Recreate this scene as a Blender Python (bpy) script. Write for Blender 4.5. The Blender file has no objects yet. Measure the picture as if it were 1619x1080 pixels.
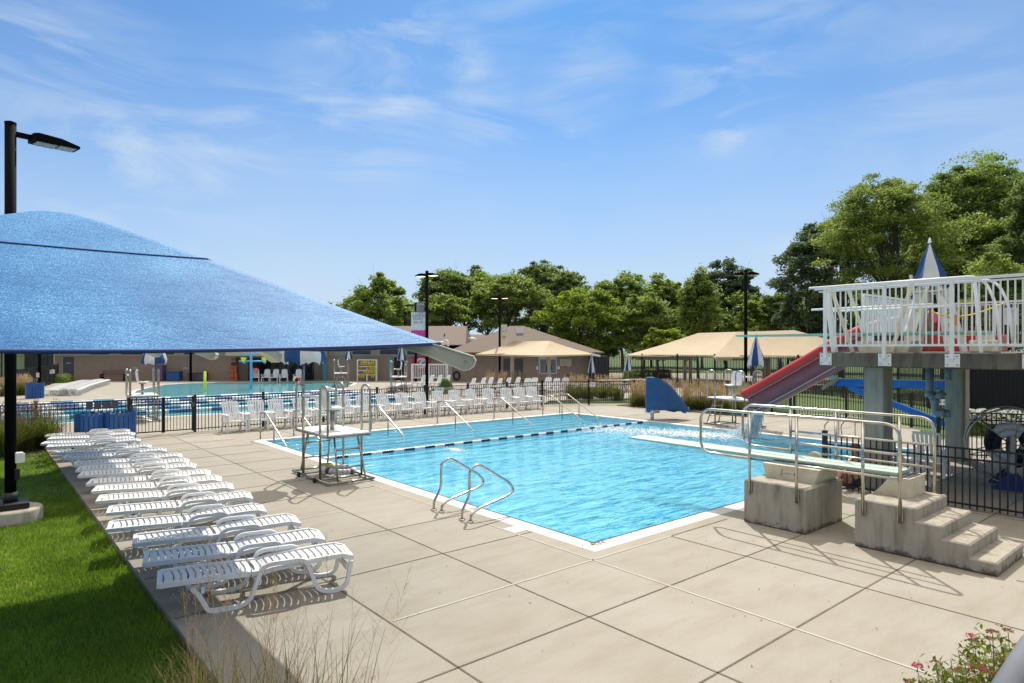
import bpy, math, random
import numpy as np
from mathutils import Vector, Matrix, geometry
R = math.radians
rnd = random.Random(7)
sc = bpy.context.scene
COL = sc.collection
# ---------------------------------------------------------------- camera, sky, sun, exposure
# world axes follow the diving pool: its corner nearest the camera is the origin, x runs along the near right edge, y along the left edge
HEAD = R(39.95)                       # camera heading, clockwise from +y
CAM = Vector((-6.834, -6.340, 2.77))
FW = Vector((math.sin(HEAD), math.cos(HEAD), 0)); RT = Vector((math.cos(HEAD), -math.sin(HEAD), 0))
cam = bpy.data.cameras.new('camera'); cam_o = bpy.data.objects.new('camera', cam); COL.objects.link(cam_o)
cam.lens = 22.68; cam.sensor_width = 36; cam.shift_y = 12/1619; cam.clip_start = .05; cam.clip_end = 3000
cam_o.location = CAM; cam_o.rotation_euler = (R(90), 0, -HEAD)
sc.camera = cam_o
SUN_EL = 51.0; SUN_AZ = 44.0          # azimuth clockwise from +y
w = bpy.data.worlds.new('World'); sc.world = w; w.use_nodes = True
nt = w.node_tree; nt.nodes.clear()
def N(t, nt, **k):
    n = nt.nodes.new(t)
    for a, b in k.items():
        if a[0] == '_': n.inputs[a[1:].replace('_', ' ')].default_value = b
        else: setattr(n, a, b)
    return n
sky = N('ShaderNodeTexSky', nt, sky_type='NISHITA', sun_disc=False, sun_elevation=R(SUN_EL), sun_rotation=R(SUN_AZ), air_density=1.0, dust_density=.6, ozone_density=2.5)
bg = N('ShaderNodeBackground', nt, _Strength=.078)
out = N('ShaderNodeOutputWorld', nt)
tc = N('ShaderNodeTexCoord', nt)
sep = N('ShaderNodeSeparateXYZ', nt); nt.links.new(tc.outputs['Generated'], sep.inputs[0])
def math_(nt, op, a, b=None, c=None):
    n = nt.nodes.new('ShaderNodeMath'); n.operation = op
    for i, v in enumerate((a, b, c)):
        if v is None: continue
        if isinstance(v, (int, float)): n.inputs[i].default_value = v
        else: nt.links.new(v, n.inputs[i])
    return n.outputs[0]
def ramp(nt, src, stops):
    r = nt.nodes.new('ShaderNodeValToRGB'); e = r.color_ramp.elements
    while len(e) < len(stops): e.new(.5)
    for i, (p, c) in enumerate(stops):
        e[i].position = p; e[i].color = (c, c, c, 1) if isinstance(c, (int, float)) else (*c, 1)
    nt.links.new(src, r.inputs[0]); return r.outputs[0]
# cirrus: wisps drawn out sideways, gathered where the sky has them (directions in the world: heading offset, height, size, weight)
mp = N('ShaderNodeMapping', nt, _Rotation=(0, R(-7), HEAD), _Scale=(2.2, 2.2, 8.5)); nt.links.new(tc.outputs['Generated'], mp.inputs[0])
n1 = N('ShaderNodeTexNoise', nt, _Scale=1.7, _Detail=10, _Roughness=.60, _Distortion=.85); nt.links.new(mp.outputs[0], n1.inputs[0])
n2 = N('ShaderNodeTexNoise', nt, _Scale=2.2, _Detail=4, _Roughness=.5); nt.links.new(tc.outputs['Generated'], n2.inputs[0])
mask = None
for a_, h_, r_, w_ in ((-.245, .53, .13, 1), (-.16, .49, .10, 1), (-.07, .455, .07, 1.1), (-.74, .47, .20, .7), (-.42, .37, .10, .8), (-.30, .375, .12, .95), (-.18, .36, .12, .95), (-.05, .352, .12, .7), (.06, .345, .11, .6), (-.23, .335, .12, .8), (.34, .42, .15, .8), (.37, .50, .17, .7), (.325, .345, .06, 1.3), (.46, .53, .16, .6),
                       (.12, .46, .13, .6), (-.60, .33, .18, .8), (-.46, .31, .15, .6), (.62, .40, .22, .45), (.0, .54, .14, .5), (.45, .12, .14, .35)):
    d_ = (FW + RT*a_ + Vector((0, 0, h_))).normalized()
    vd = N('ShaderNodeVectorMath', nt, operation='DISTANCE'); nt.links.new(tc.outputs['Generated'], vd.inputs[0]); vd.inputs[1].default_value = d_
    mr = N('ShaderNodeMapRange', nt, interpolation_type='SMOOTHSTEP'); mr.inputs[1].default_value = 0; mr.inputs[2].default_value = r_; mr.inputs[3].default_value = w_; mr.inputs[4].default_value = 0
    nt.links.new(vd.outputs['Value'], mr.inputs[0]); mask = mr.outputs[0] if mask is None else math_(nt, 'MAXIMUM', mask, mr.outputs[0])
wisp = math_(nt, 'MULTIPLY', ramp(nt, n1.outputs[0], [(.44, 0), (.66, 1)]), math_(nt, 'ADD', mask, .03))
veil = ramp(nt, n2.outputs[0], [(.35, 0), (.75, .14)])
low = ramp(nt, sep.outputs[2], [(0, .92), (.08, .84), (.18, .54), (.34, .16), (.5, .0)])       # bright air towards the horizon
fac = math_(nt, 'MINIMUM', math_(nt, 'ADD', math_(nt, 'ADD', math_(nt, 'MULTIPLY', wisp, .60), veil), low), .9)
mixc = N('ShaderNodeMix', nt, data_type='RGBA'); nt.links.new(fac, mixc.inputs[0])
tint = N('ShaderNodeMix', nt, data_type='RGBA', blend_type='MULTIPLY'); tint.inputs[0].default_value = 1; tint.inputs[7].default_value = (.40, .86, 1.26, 1)
nt.links.new(sky.outputs[0], tint.inputs[6]); nt.links.new(tint.outputs[2], mixc.inputs[6]); mixc.inputs[7].default_value = (6.3, 7.6, 9.2, 1)
# warm-white glow added overhead, above the frame, to lift and warm the shade
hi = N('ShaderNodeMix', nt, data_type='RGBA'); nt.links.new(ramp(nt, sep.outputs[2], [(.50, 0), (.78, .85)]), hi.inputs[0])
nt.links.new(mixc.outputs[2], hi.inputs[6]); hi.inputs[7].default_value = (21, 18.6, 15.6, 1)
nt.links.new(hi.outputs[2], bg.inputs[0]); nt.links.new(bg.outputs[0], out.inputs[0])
sl = bpy.data.lights.new('sun', 'SUN'); sl.energy = 3.7; sl.angle = R(.5); sl.color = (1, .95, .87)
so = bpy.data.objects.new('sun', sl); COL.objects.link(so)
sv = Vector((math.sin(R(SUN_AZ))*math.cos(R(SUN_EL)), math.cos(R(SUN_AZ))*math.cos(R(SUN_EL)), math.sin(R(SUN_EL))))
so.rotation_euler = sv.to_track_quat('Z', 'Y').to_euler(); so.location = (0, 0, 30)
sc.view_settings.view_transform = 'Standard'; sc.view_settings.look = 'None'; sc.view_settings.exposure = 0.32; sc.view_settings.gamma = 1
sc.render.engine = 'CYCLES'
cy = sc.cycles; cy.use_denoising = True; cy.use_adaptive_sampling = True; cy.adaptive_threshold = .02
cy.max_bounces = 7; cy.diffuse_bounces = 3; cy.glossy_bounces = 3; cy.transmission_bounces = 4; cy.transparent_max_bounces = 16
cy.caustics_reflective = False; cy.caustics_refractive = False; cy.sample_clamp_indirect = 6

def at(px, d, py=None, z=0):
    """point measured in the photograph: bearing px, distance d along the view; py gives its height"""
    p = CAM + FW*d + RT*((px-809.5)/1020*d)
    return Vector((p.x, p.y, z if py is None else 2.77-(py-552)/1020*d))
def gz(py, d): return 2.77-(py-552)/1020*d
def gnd(px, py, z=0): return at(px, 1020*(2.77-z)/(py-552), z=z)

# ---------------------------------------------------------------- materials
MATS = {}
def mat(name, c, rough=.6, metal=0, c2=None, ns=3., nd=4, bump=0., bs=30., coat=0, spec=.5, trans=0, emis=None, lo=.35, hi=.65, sc3=(1, 1, 1), coord='Object'):
    if name in MATS: return MATS[name]
    m = bpy.data.materials.new(name); m.use_nodes = True; t = m.node_tree; b = t.nodes['Principled BSDF']
    b.inputs['Base Color'].default_value = (*c, 1); b.inputs['Roughness'].default_value = rough; b.inputs['Metallic'].default_value = metal
    b.inputs['Specular IOR Level'].default_value = spec; b.inputs['Coat Weight'].default_value = coat
    tcn = t.nodes.new('ShaderNodeTexCoord'); mpn = t.nodes.new('ShaderNodeMapping'); mpn.inputs['Scale'].default_value = sc3
    t.links.new(tcn.outputs[coord], mpn.inputs[0])
    c2 = c2 or tuple(x*.85 for x in c)
    n = t.nodes.new('ShaderNodeTexNoise'); n.inputs['Scale'].default_value = ns; n.inputs['Detail'].default_value = nd; n.inputs['Roughness'].default_value = .6
    t.links.new(mpn.outputs[0], n.inputs[0])
    r = t.nodes.new('ShaderNodeValToRGB'); r.color_ramp.elements[0].position = lo; r.color_ramp.elements[1].position = hi
    r.color_ramp.elements[0].color = (*c2, 1); r.color_ramp.elements[1].color = (*c, 1)
    t.links.new(n.outputs[0], r.inputs[0]); t.links.new(r.outputs[0], b.inputs['Base Color'])
    if bump:
        nb = t.nodes.new('ShaderNodeTexNoise'); nb.inputs['Scale'].default_value = bs; nb.inputs['Detail'].default_value = 5
        t.links.new(mpn.outputs[0], nb.inputs[0])
        bb = t.nodes.new('ShaderNodeBump'); bb.inputs['Strength'].default_value = bump; bb.inputs['Distance'].default_value = .02
        t.links.new(nb.outputs[0], bb.inputs['Height']); t.links.new(bb.outputs[0], b.inputs['Normal'])
    if emis: b.inputs['Emission Color'].default_value = (*c, 1); b.inputs['Emission Strength'].default_value = emis
    if trans:
        tr = t.nodes.new('ShaderNodeBsdfTranslucent'); mx = t.nodes.new('ShaderNodeMixShader'); mx.inputs[0].default_value = trans
        t.links.new(r.outputs[0], tr.inputs[0]); t.links.new(b.outputs[0], mx.inputs[1]); t.links.new(tr.outputs[0], mx.inputs[2])
        t.links.new(mx.outputs[0], t.nodes['Material Output'].inputs[0])
    MATS[name] = m; return m

def leaf_mat(name, ca, cb, tr=.42, cc=None, ns=.45):
    m = bpy.data.materials.new(name); m.use_nodes = True; t = m.node_tree; b = t.nodes['Principled BSDF']
    b.inputs['Roughness'].default_value = .62; b.inputs['Specular IOR Level'].default_value = .25
    g = t.nodes.new('ShaderNodeNewGeometry'); tcn = t.nodes.new('ShaderNodeTexCoord')
    n = t.nodes.new('ShaderNodeTexNoise'); n.inputs['Scale'].default_value = ns; n.inputs['Detail'].default_value = 3; t.links.new(tcn.outputs['Object'], n.inputs[0])
    a = math_(t, 'ADD', math_(t, 'MULTIPLY', g.outputs['Random Per Island'], .55), math_(t, 'MULTIPLY', math_(t, 'SUBTRACT', n.outputs[0], .25), .9))
    r = t.nodes.new('ShaderNodeValToRGB'); e = r.color_ramp.elements; e[0].position = .1; e[1].position = .85
    e[0].color = (*ca, 1); e[1].color = (*cb, 1)
    if cc: x = e.new(.97); x.color = (*cc, 1)
    t.links.new(a, r.inputs[0]); t.links.new(r.outputs[0], b.inputs['Base Color'])
    tl = t.nodes.new('ShaderNodeBsdfTranslucent'); mx = t.nodes.new('ShaderNodeMixShader'); mx.inputs[0].default_value = tr
    hs = t.nodes.new('ShaderNodeHueSaturation'); hs.inputs['Value'].default_value = 1.5; hs.inputs['Saturation'].default_value = 1.1; hs.inputs['Hue'].default_value = .488
    t.links.new(r.outputs[0], hs.inputs['Color']); t.links.new(hs.outputs[0], tl.inputs[0])
    t.links.new(b.outputs[0], mx.inputs[1]); t.links.new(tl.outputs[0], mx.inputs[2]); t.links.new(mx.outputs[0], t.nodes['Material Output'].inputs[0])
    return m

def concrete(name, c, c2, stain, streak=False):
    m = mat(name, c, .85, c2=c2, ns=.9, nd=8, bump=.25, bs=60)
    t = m.node_tree; b = t.nodes['Principled BSDF']; src = b.inputs['Base Color'].links[0].from_socket
    tcn = t.nodes.new('ShaderNodeTexCoord'); mp = t.nodes.new('ShaderNodeMapping'); mp.inputs['Scale'].default_value = (3.2, 3.2, .5) if streak else (.5, 1.6, 1)
    mp.inputs['Rotation'].default_value = (0, 0, 0 if streak else .5)
    n = t.nodes.new('ShaderNodeTexNoise'); n.inputs['Scale'].default_value = 2.2; n.inputs['Detail'].default_value = 8; n.inputs['Roughness'].default_value = .65
    t.links.new(tcn.outputs['Object'], mp.inputs[0]); t.links.new(mp.outputs[0], n.inputs[0])
    f = ramp(t, n.outputs[0], [(.47, 0), (.70, .85)]) if streak else ramp(t, n.outputs[0], [(.46, 0), (.76, .55)])
    mx = t.nodes.new('ShaderNodeMix'); mx.data_type = 'RGBA'; mx.inputs[7].default_value = (*stain, 1)
    t.links.new(f, mx.inputs[0]); t.links.new(src, mx.inputs[6])
    # fine speckle
    v = t.nodes.new('ShaderNodeTexNoise'); v.inputs['Scale'].default_value = 90; v.inputs['Detail'].default_value = 2; t.links.new(tcn.outputs['Object'], v.inputs[0])
    mm = t.nodes.new('ShaderNodeMix'); mm.data_type = 'RGBA'; mm.blend_type = 'MULTIPLY'; mm.inputs[0].default_value = 1
    t.links.new(mx.outputs[2], mm.inputs[6]); t.links.new(ramp(t, v.outputs[0], [(.3, .86), (.7, 1.0)]), mm.inputs[7])
    t.links.new(mm.outputs[2], b.inputs['Base Color']); return m

DECK = concrete('deck_concrete', (.355, .332, .278), (.325, .300, .242), (.250, .212, .145))
def slab_tones(m, xs, ys_):
    """each poured slab has its own tone"""
    t = m.node_tree; b = t.nodes['Principled BSDF']; src = b.inputs['Base Color'].links[0].from_socket; c = t.nodes.new('ShaderNodeTexCoord'); sp = t.nodes.new('ShaderNodeSeparateXYZ'); t.links.new(c.outputs['Object'], sp.inputs[0]); o = []
    for k, L_ in ((0, xs), (1, ys_)):
        v = None
        for q in L_: g = math_(t, 'GREATER_THAN', sp.outputs[k], q); v = g if v is None else math_(t, 'ADD', v, g)
        o.append(v)
    cb = t.nodes.new('ShaderNodeCombineXYZ'); t.links.new(o[0], cb.inputs[0]); t.links.new(o[1], cb.inputs[1]); wn = t.nodes.new('ShaderNodeTexWhiteNoise'); wn.noise_dimensions = '2D'; t.links.new(cb.outputs[0], wn.inputs[0])
    mm = t.nodes.new('ShaderNodeMix'); mm.data_type = 'RGBA'; mm.blend_type = 'MULTIPLY'; mm.inputs[0].default_value = 1; t.links.new(src, mm.inputs[6]); t.links.new(ramp(t, wn.outputs[0], [(0, (.90, .89, .86)), (1, (1, 1, 1))]), mm.inputs[7]); t.links.new(mm.outputs[2], b.inputs['Base Color'])
slab_tones(DECK, (-3.59, -1.94, -.58, 1.1, 2.75, 4.4, 6.15, 9.0), [-4.9, -3.24, -1.74, -.53] + [.96+1.49*k for k in range(10)])
BLOCK = concrete('block_concrete', (.40, .37, .305), (.33, .30, .24), (.15, .13, .10), True)
def damp_foot(m, h=.16):
    """ragged dark growth along the foot of the concrete"""
    t = m.node_tree; b = t.nodes['Principled BSDF']; src = b.inputs['Base Color'].links[0].from_socket; c = t.nodes.new('ShaderNodeTexCoord'); sp = t.nodes.new('ShaderNodeSeparateXYZ'); t.links.new(c.outputs['Object'], sp.inputs[0])
    n = N('ShaderNodeTexNoise', t, _Scale=7, _Detail=6, _Roughness=.7); t.links.new(c.outputs['Object'], n.inputs[0])
    f = ramp(t, math_(t, 'SUBTRACT', n.outputs[0], math_(t, 'MULTIPLY', sp.outputs[2], .42/h)), [(.30, 0), (.46, .85)])
    mm = t.nodes.new('ShaderNodeMix'); mm.data_type = 'RGBA'; t.links.new(f, mm.inputs[0]); t.links.new(src, mm.inputs[6]); mm.inputs[7].default_value = (.055, .048, .034, 1); t.links.new(mm.outputs[2], b.inputs['Base Color'])
damp_foot(BLOCK)
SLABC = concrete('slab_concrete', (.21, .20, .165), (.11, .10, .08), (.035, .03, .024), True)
COLC = concrete('column_concrete', (.40, .41, .36), (.32, .33, .285), (.22, .22, .18), True)
WHITE = mat('white_plastic', (.80, .80, .78), .42, c2=(.72, .72, .70), ns=2.5)
PAINT = mat('white_paint', (.80, .81, .80), .4, c2=(.72, .73, .71), ns=6)
STEEL = mat('stainless_steel', (.62, .59, .52), .20, 1, c2=(.45, .42, .36), ns=5)
GALV = mat('dull_steel', (.42, .41, .36), .33, .95, c2=(.27, .26, .22), ns=8)
BLACK = mat('black_metal', (.007, .007, .008), .5, 0, c2=(.006, .006, .007), ns=5)
POLE = mat('black_pole_paint', (.004, .004, .005), .8, ns=3, spec=.08)
CREAM = mat('cream_paint', (.66, .64, .54), .5, c2=(.58, .55, .45), ns=1.5)
TANPOST = mat('tan_post_paint', (.68, .60, .46), .6)
CREAMF = mat('cream_fibreglass', (.68, .62, .47), .45, c2=(.55, .49, .36), ns=5)
WPAINT = mat('wood_white_paint', (.74, .73, .66), .6, c2=(.60, .57, .48), ns=5, nd=7)
BLUEC = mat('blue_canvas', (.012, .075, .24), .75, c2=(.009, .055, .18), ns=4, trans=.12)
WHITEC = mat('white_canvas', (.74, .75, .74), .75, c2=(.66, .67, .66), ns=4, trans=.18)
BLUEP = mat('blue_slat_plastic', (.012, .095, .30), .45, c2=(.01, .07, .23), ns=5)
RED = mat('slide_gelcoat_red', (.52, .035, .028), .42, c2=(.42, .028, .022), ns=1.2, coat=.08, spec=.35)
RED_SHADED = mat('slide_outer_shaded', (.30, .055, .07), .34, c2=(.21, .045, .06), ns=1.5)  # mauve shade of the slide's outer side put into the colour
BOARD = mat('board_aqua', (.44, .56, .48), .75, c2=(.38, .50, .42), ns=8, bump=.3, bs=300)
RUBBER = mat('rubber', (.015, .015, .015), .7)
YELLOW = mat('yellow_paint', (.75, .62, .02), .4)
SKYBL = mat('sky_blue_paint', (.10, .38, .70), .4)
BRBLUE = mat('bright_blue_steel', (.01, .14, .50), .4)
BARK = mat('bark', (.10, .085, .065), .9, c2=(.06, .05, .04), ns=4, bump=.6, bs=12)
SOIL = mat('soil', (.09, .065, .045), .95, c2=(.05, .038, .028), ns=8)
SHING = mat('shingles', (.175, .135, .108), .9, c2=(.13, .098, .078), ns=22, nd=6, bump=.3)
WALLB = mat('brown_block_wall', (.34, .255, .19), .9, c2=(.30, .22, .16), ns=2.5)
TANB = mat('tan_band', (.50, .42, .30), .85)
GLASSD = mat('dark_glass', (.03, .045, .06), .08, c2=(.05, .065, .08), ns=.7)
DKGREY = mat('dark_grey_door', (.07, .075, .085), .5)
PINK = mat('skin', (.52, .29, .20), .55, c2=(.46, .24, .16), ns=6)
BLACKPL = mat('black_mesh', (.012, .013, .018), .8)
PALE = mat('pale_caulk', (.46, .425, .35), .9)
DARKJ = mat('dark_joint', (.10, .085, .06), .95, c2=(.16, .135, .10), ns=3)
COPING = mat('white_coping', (.63, .62, .585), .6, c2=(.54, .52, .475), ns=4, bump=.1)
GUT = mat('gutter_slot', (.05, .045, .04), .8)
TEXT = mat('black_lettering', (.02, .02, .025), .7)
TEAL = mat('teal_paint', (.12, .32, .36), .6)

# ---------------------------------------------------------------- mesh building
class MB:
    def __init__(s, *mats): s.v = []; s.f = []; s.m = []; s.sm = []; s.mats = list(mats); s.cur = 0
    def add(s, vs, fs, sm=False, mi=None):
        o = len(s.v); s.v += [tuple(x) for x in vs]; s.f += [tuple(i+o for i in f) for f in fs]
        s.m += [s.cur if mi is None else mi]*len(fs); s.sm += [sm]*len(fs); return s
    def box(s, x0, x1, y0, y1, z0, z1, mi=None):
        if x0 > x1: x0, x1 = x1, x0
        if y0 > y1: y0, y1 = y1, y0
        if z0 > z1: z0, z1 = z1, z0
        vs = [(x0,y0,z0),(x1,y0,z0),(x1,y1,z0),(x0,y1,z0),(x0,y0,z1),(x1,y0,z1),(x1,y1,z1),(x0,y1,z1)]
        return s.add(vs, [(0,3,2,1),(4,5,6,7),(0,1,5,4),(1,2,6,5),(2,3,7,6),(3,0,4,7)], mi=mi)
    def bbox(s, x0, x1, y0, y1, z0, z1, b=.01, mi=None):
        """box with chamfered edges"""
        import itertools
        if x0 > x1: x0, x1 = x1, x0
        if y0 > y1: y0, y1 = y1, y0
        bm_v = []
        X = (x0, x1); Y = (y0, y1); Z = (z0, z1)
        idx = {}
        for i in (0, 1):
            for j in (0, 1):
                for k in (0, 1):
                    sx, sy, sz = (1, -1)[i], (1, -1)[j], (1, -1)[k]
                    for a in range(3):
                        p = [X[i]+sx*b, Y[j]+sy*b, Z[k]+sz*b]; p[a] = (X[i], Y[j], Z[k])[a]
                        idx[(i, j, k, a)] = len(bm_v); bm_v.append(p)
        F = []
        for a in range(3):
            for e in (0, 1):
                q = []
                for (u, v) in ((0, 0), (1, 0), (1, 1), (0, 1)):
                    c = [u, v]; c.insert(a, e); q.append(idx[(*c, a)])
                if (e == 0) != (a == 1): q.reverse()
                F.append(q)
        for a in range(3):           # edges along axis a
            o = [t for t in range(3) if t != a]
            for u in (0, 1):
                for v in (0, 1):
                    def k_(al, face):
                        c = [0, 0, 0]; c[a] = al; c[o[0]] = u; c[o[1]] = v; return idx[(*c, face)]
                    q = [k_(0, o[0]), k_(1, o[0]), k_(1, o[1]), k_(0, o[1])]
                    n_ = (u + v + (a == 1)) % 2
                    if n_ == 1: q.reverse()
                    F.append(q)
        for i in (0, 1):
            for j in (0, 1):
                for k in (0, 1):
                    q = [idx[(i, j, k, a)] for a in range(3)]
                    if (i+j+k) % 2 == 0: q.reverse()
                    F.append(q)
        return s.add(bm_v, F, mi=mi)
    def beam(s, p, q, w_, h_, up=(0, 0, 1), mi=None):
        p = Vector(p); q = Vector(q); d = (q-p).normalized(); u = Vector(up)
        if abs(d.dot(u)) > .97: u = Vector((0, 1, 0))
        a = d.cross(u).normalized(); b = a.cross(d).normalized()
        vs = [e + a*(i*w_/2) + b*(j*h_/2) for e in (p, q) for i, j in ((-1,-1),(1,-1),(1,1),(-1,1))]
        return s.add(vs, [(0,1,2,3),(7,6,5,4),(0,4,5,1),(1,5,6,2),(2,6,7,3),(3,7,4,0)], mi=mi)
    def ribbon(s, P, h_, y0, y1):
        """bar of rectangular section bent in the x-z plane, spanning y0..y1"""
        P = [Vector(p) for p in P]; vs = []
        for i, p in enumerate(P):
            d = (P[min(i+1, len(P)-1)]-P[max(i-1, 0)]); n_ = Vector((-d.z, 0, d.x)).normalized()*(h_/2)
            vs += [(p.x+n_.x, y0, p.z+n_.z), (p.x+n_.x, y1, p.z+n_.z), (p.x-n_.x, y1, p.z-n_.z), (p.x-n_.x, y0, p.z-n_.z)]
        k = len(P); return s.add(vs, [(i*4+j, i*4+(j+1) % 4, i*4+4+(j+1) % 4, i*4+4+j) for i in range(k-1) for j in range(4)] + [(3, 2, 1, 0), (4*k-4, 4*k-3, 4*k-2, 4*k-1)])
    def tube(s, pts, r, n=8, closed=False, mi=None):
        P = [Vector(p) for p in pts]; k = len(P)
        rr = r if isinstance(r, (list, tuple)) else [r]*k
        T = []
        for i in range(k):
            a = P[(i-1) % k] if (i > 0 or closed) else P[i]; b = P[(i+1) % k] if (i < k-1 or closed) else P[i]
            T.append((b-a).normalized())
        u = Vector((0, 0, 1)) if abs(T[0].z) < .9 else Vector((1, 0, 0))
        u = (u - T[0]*u.dot(T[0])).normalized(); vs = []
        for i in range(k):
            u = (u - T[i]*u.dot(T[i])).normalized(); w_ = T[i].cross(u)
            for j in range(n):
                t = 2*math.pi*j/n; vs.append(P[i] + (u*math.cos(t) + w_*math.sin(t))*rr[i])
        fs = [(i*n+j, i*n+(j+1) % n, ((i+1) % k)*n+(j+1) % n, ((i+1) % k)*n+j) for i in range(k if closed else k-1) for j in range(n)]
        s.add(vs, fs, True, mi)
        if not closed:
            o = len(s.v)-k*n
            s.f += [tuple(o+j for j in reversed(range(n))), tuple(o+(k-1)*n+j for j in range(n))]; s.m += [s.cur if mi is None else mi]*2; s.sm += [False]*2
        return s
    def lathe(s, prof, n=16, c=(0, 0, 0), mi=None, fr=None):
        """prof [(r, z)]; fr(angle, i) may scale the radius"""
        vs = []
        for i, (r, z) in enumerate(prof):
            for j in range(n):
                a = 2*math.pi*j/n; q = r*(fr(a, i) if fr else 1); vs.append((c[0]+q*math.cos(a), c[1]+q*math.sin(a), c[2]+z))
        fs = [(i*n+j, i*n+(j+1) % n, (i+1)*n+(j+1) % n, (i+1)*n+j) for i in range(len(prof)-1) for j in range(n)]
        return s.add(vs, fs, True, mi)
    def prism(s, poly, t, f, mi=None, sm=False):
        """poly: 2-D outline; f(u, v, w) -> 3-D point with w running 0..t"""
        n = len(poly); vs = [f(u, v, 0) for u, v in poly] + [f(u, v, t) for u, v in poly]
        fs = [tuple(range(n)), tuple(reversed(range(n, 2*n)))] + [(i, (i+1) % n, n+(i+1) % n, n+i) for i in range(n)]
        return s.add(vs, fs, sm, mi)
    def quad(s, a, b, c, d, mi=None): return s.add([a, b, c, d], [(0, 1, 2, 3)], mi=mi)
    def build(s, name, parent=None, loc=None, mats=None, rot=None):
        me = bpy.data.meshes.new(name); me.from_pydata(s.v, [], s.f)
        for m in (mats or s.mats): me.materials.append(m)
        if len(s.mats) > 1: me.polygons.foreach_set('material_index', s.m)
        me.polygons.foreach_set('use_smooth', s.sm); me.update()
        o = bpy.data.objects.new(name, me); COL.objects.link(o)
        if parent: o.parent = parent
        if loc is not None: o.location = loc
        if rot is not None: o.rotation_euler = rot
        return o
def fillet(P, r, n=5):
    P = [Vector(p) for p in P]; o = [P[0]]
    for i in range(1, len(P)-1):
        a, b, c = P[i-1], P[i], P[i+1]; d1 = a-b; d2 = c-b
        q = min(r, d1.length*.49, d2.length*.49); p1 = b+d1.normalized()*q; p2 = b+d2.normalized()*q
        for k in range(n+1):
            t = k/n; o.append(p1*(1-t)**2 + b*2*t*(1-t) + p2*t*t)
    o.append(P[-1]); return o
def rawmesh(name, V, F4, mat_, parent=None, smooth=False):
    """fast mesh from numpy: V (n,3), F4 (m,k) faces"""
    me = bpy.data.meshes.new(name); k = F4.shape[1]
    me.vertices.add(len(V)); me.vertices.foreach_set('co', V.astype(np.float32).ravel())
    me.loops.add(F4.size); me.loops.foreach_set('vertex_index', F4.astype(np.int32).ravel())
    me.polygons.add(len(F4)); me.polygons.foreach_set('loop_start', np.arange(0, F4.size, k, dtype=np.int32)); me.polygons.foreach_set('loop_total', np.full(len(F4), k, np.int32))
    me.update(calc_edges=True); me.materials.append(mat_)
    if smooth: me.polygons.foreach_set('use_smooth', np.ones(len(F4), bool))
    o = bpy.data.objects.new(name, me); COL.objects.link(o)
    if parent: o.parent = parent
    return o
def tag(o, label, cat, group=None, kind=None):
    if label: o['label'] = label
    if cat: o['category'] = cat
    if group: o['group'] = group
    if kind: o['kind'] = kind
    return o
def empty(name, loc=(0, 0, 0), rz=0, label=None, cat=None, group=None):
    o = bpy.data.objects.new(name, None); COL.objects.link(o); o.location = loc; o.rotation_euler = (0, 0, rz); o.empty_display_size = .3
    return tag(o, label, cat, group)
def struct(o): o['kind'] = 'structure'; return o
def dup(root, loc, rz, label=None, scale=None):
    def cp(o, par):
        c = o.copy(); COL.objects.link(c)
        if par: c.parent = par
        for ch in list(o.children): cp(ch, c)
        return c
    r = cp(root, None); r.location = loc; r.rotation_euler = (0, 0, rz)
    if label: r['label'] = label
    return r
def text(name, s, size, m, parent, loc, rot, ext=.002, align='CENTER'):
    c = bpy.data.curves.new(name, 'FONT'); c.body = s; c.size = size; c.extrude = ext; c.align_x = align; c.align_y = 'CENTER'
    o = bpy.data.objects.new(name, c); COL.objects.link(o)
    dg = bpy.context.evaluated_depsgraph_get(); me = bpy.data.meshes.new_from_object(o.evaluated_get(dg))
    bpy.data.objects.remove(o); me.materials.clear(); me.materials.append(m)
    q = bpy.data.objects.new(name, me); COL.objects.link(q); q.parent = parent; q.location = loc; q.rotation_euler = rot; return q
ORD = ['nearest', 'second', 'third', 'fourth', 'fifth', 'sixth', 'seventh', 'eighth', 'ninth', 'tenth', 'eleventh', 'twelfth', 'thirteenth', 'fourteenth', 'fifteenth', 'sixteenth', 'seventeenth', 'eighteenth', 'nineteenth', 'twentieth']
# ================================================================ the setting: ground, deck, pools, water
def sheet(name, loops, z, m, skirt=0, skirt_holes=0, skmat=None):
    """flat sheet from an outline (first loop) with holes; optional skirts hang down from the outline / the holes"""
    mb = MB(m, skmat or m); pts = [p for l in loops for p in l]
    tris = geometry.tessellate_polygon([[Vector((x, y, 0)) for x, y in l] for l in loops])
    fs = []
    for t in tris:
        a, b, c = [Vector((*pts[i], 0)) for i in t]
        fs.append(tuple(t) if (b-a).cross(c-a).z > 0 else tuple(reversed(t)))
    mb.add([(x, y, z) for x, y in pts], fs, mi=0)
    for k, l in enumerate(loops):
        dep = skirt if k == 0 else skirt_holes
        if not dep: continue
        for i in range(len(l)):
            (x0, y0), (x1, y1) = l[i], l[(i+1) % len(l)]
            mb.quad((x0, y0, z), (x1, y1, z), (x1, y1, z-dep), (x0, y0, z-dep), mi=1)
    return struct(mb.build(name))
def rect(x0, x1, y0, y1): return [(x0, y0), (x1, y0), (x1, y1), (x0, y1)]
PX, PY = 13.0, 13.4
FAR = [(-12, 23.1), (12.3, 23.1), (12.3, 35.6), (12.5, 36.6), (12.4, 37.4), (12.9, 38.2), (13.9, 38.7), (15.3, 39.4), (17, 42.2), (17.2, 44.2), (15.8, 45.9), (13, 47.2), (8.5, 49.8), (6.6, 50.4), (4.6, 49.2), (3.2, 46.4), (1.6, 42.6), (1, 39.8), (1, 35.6), (-12, 35.6)]
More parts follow.
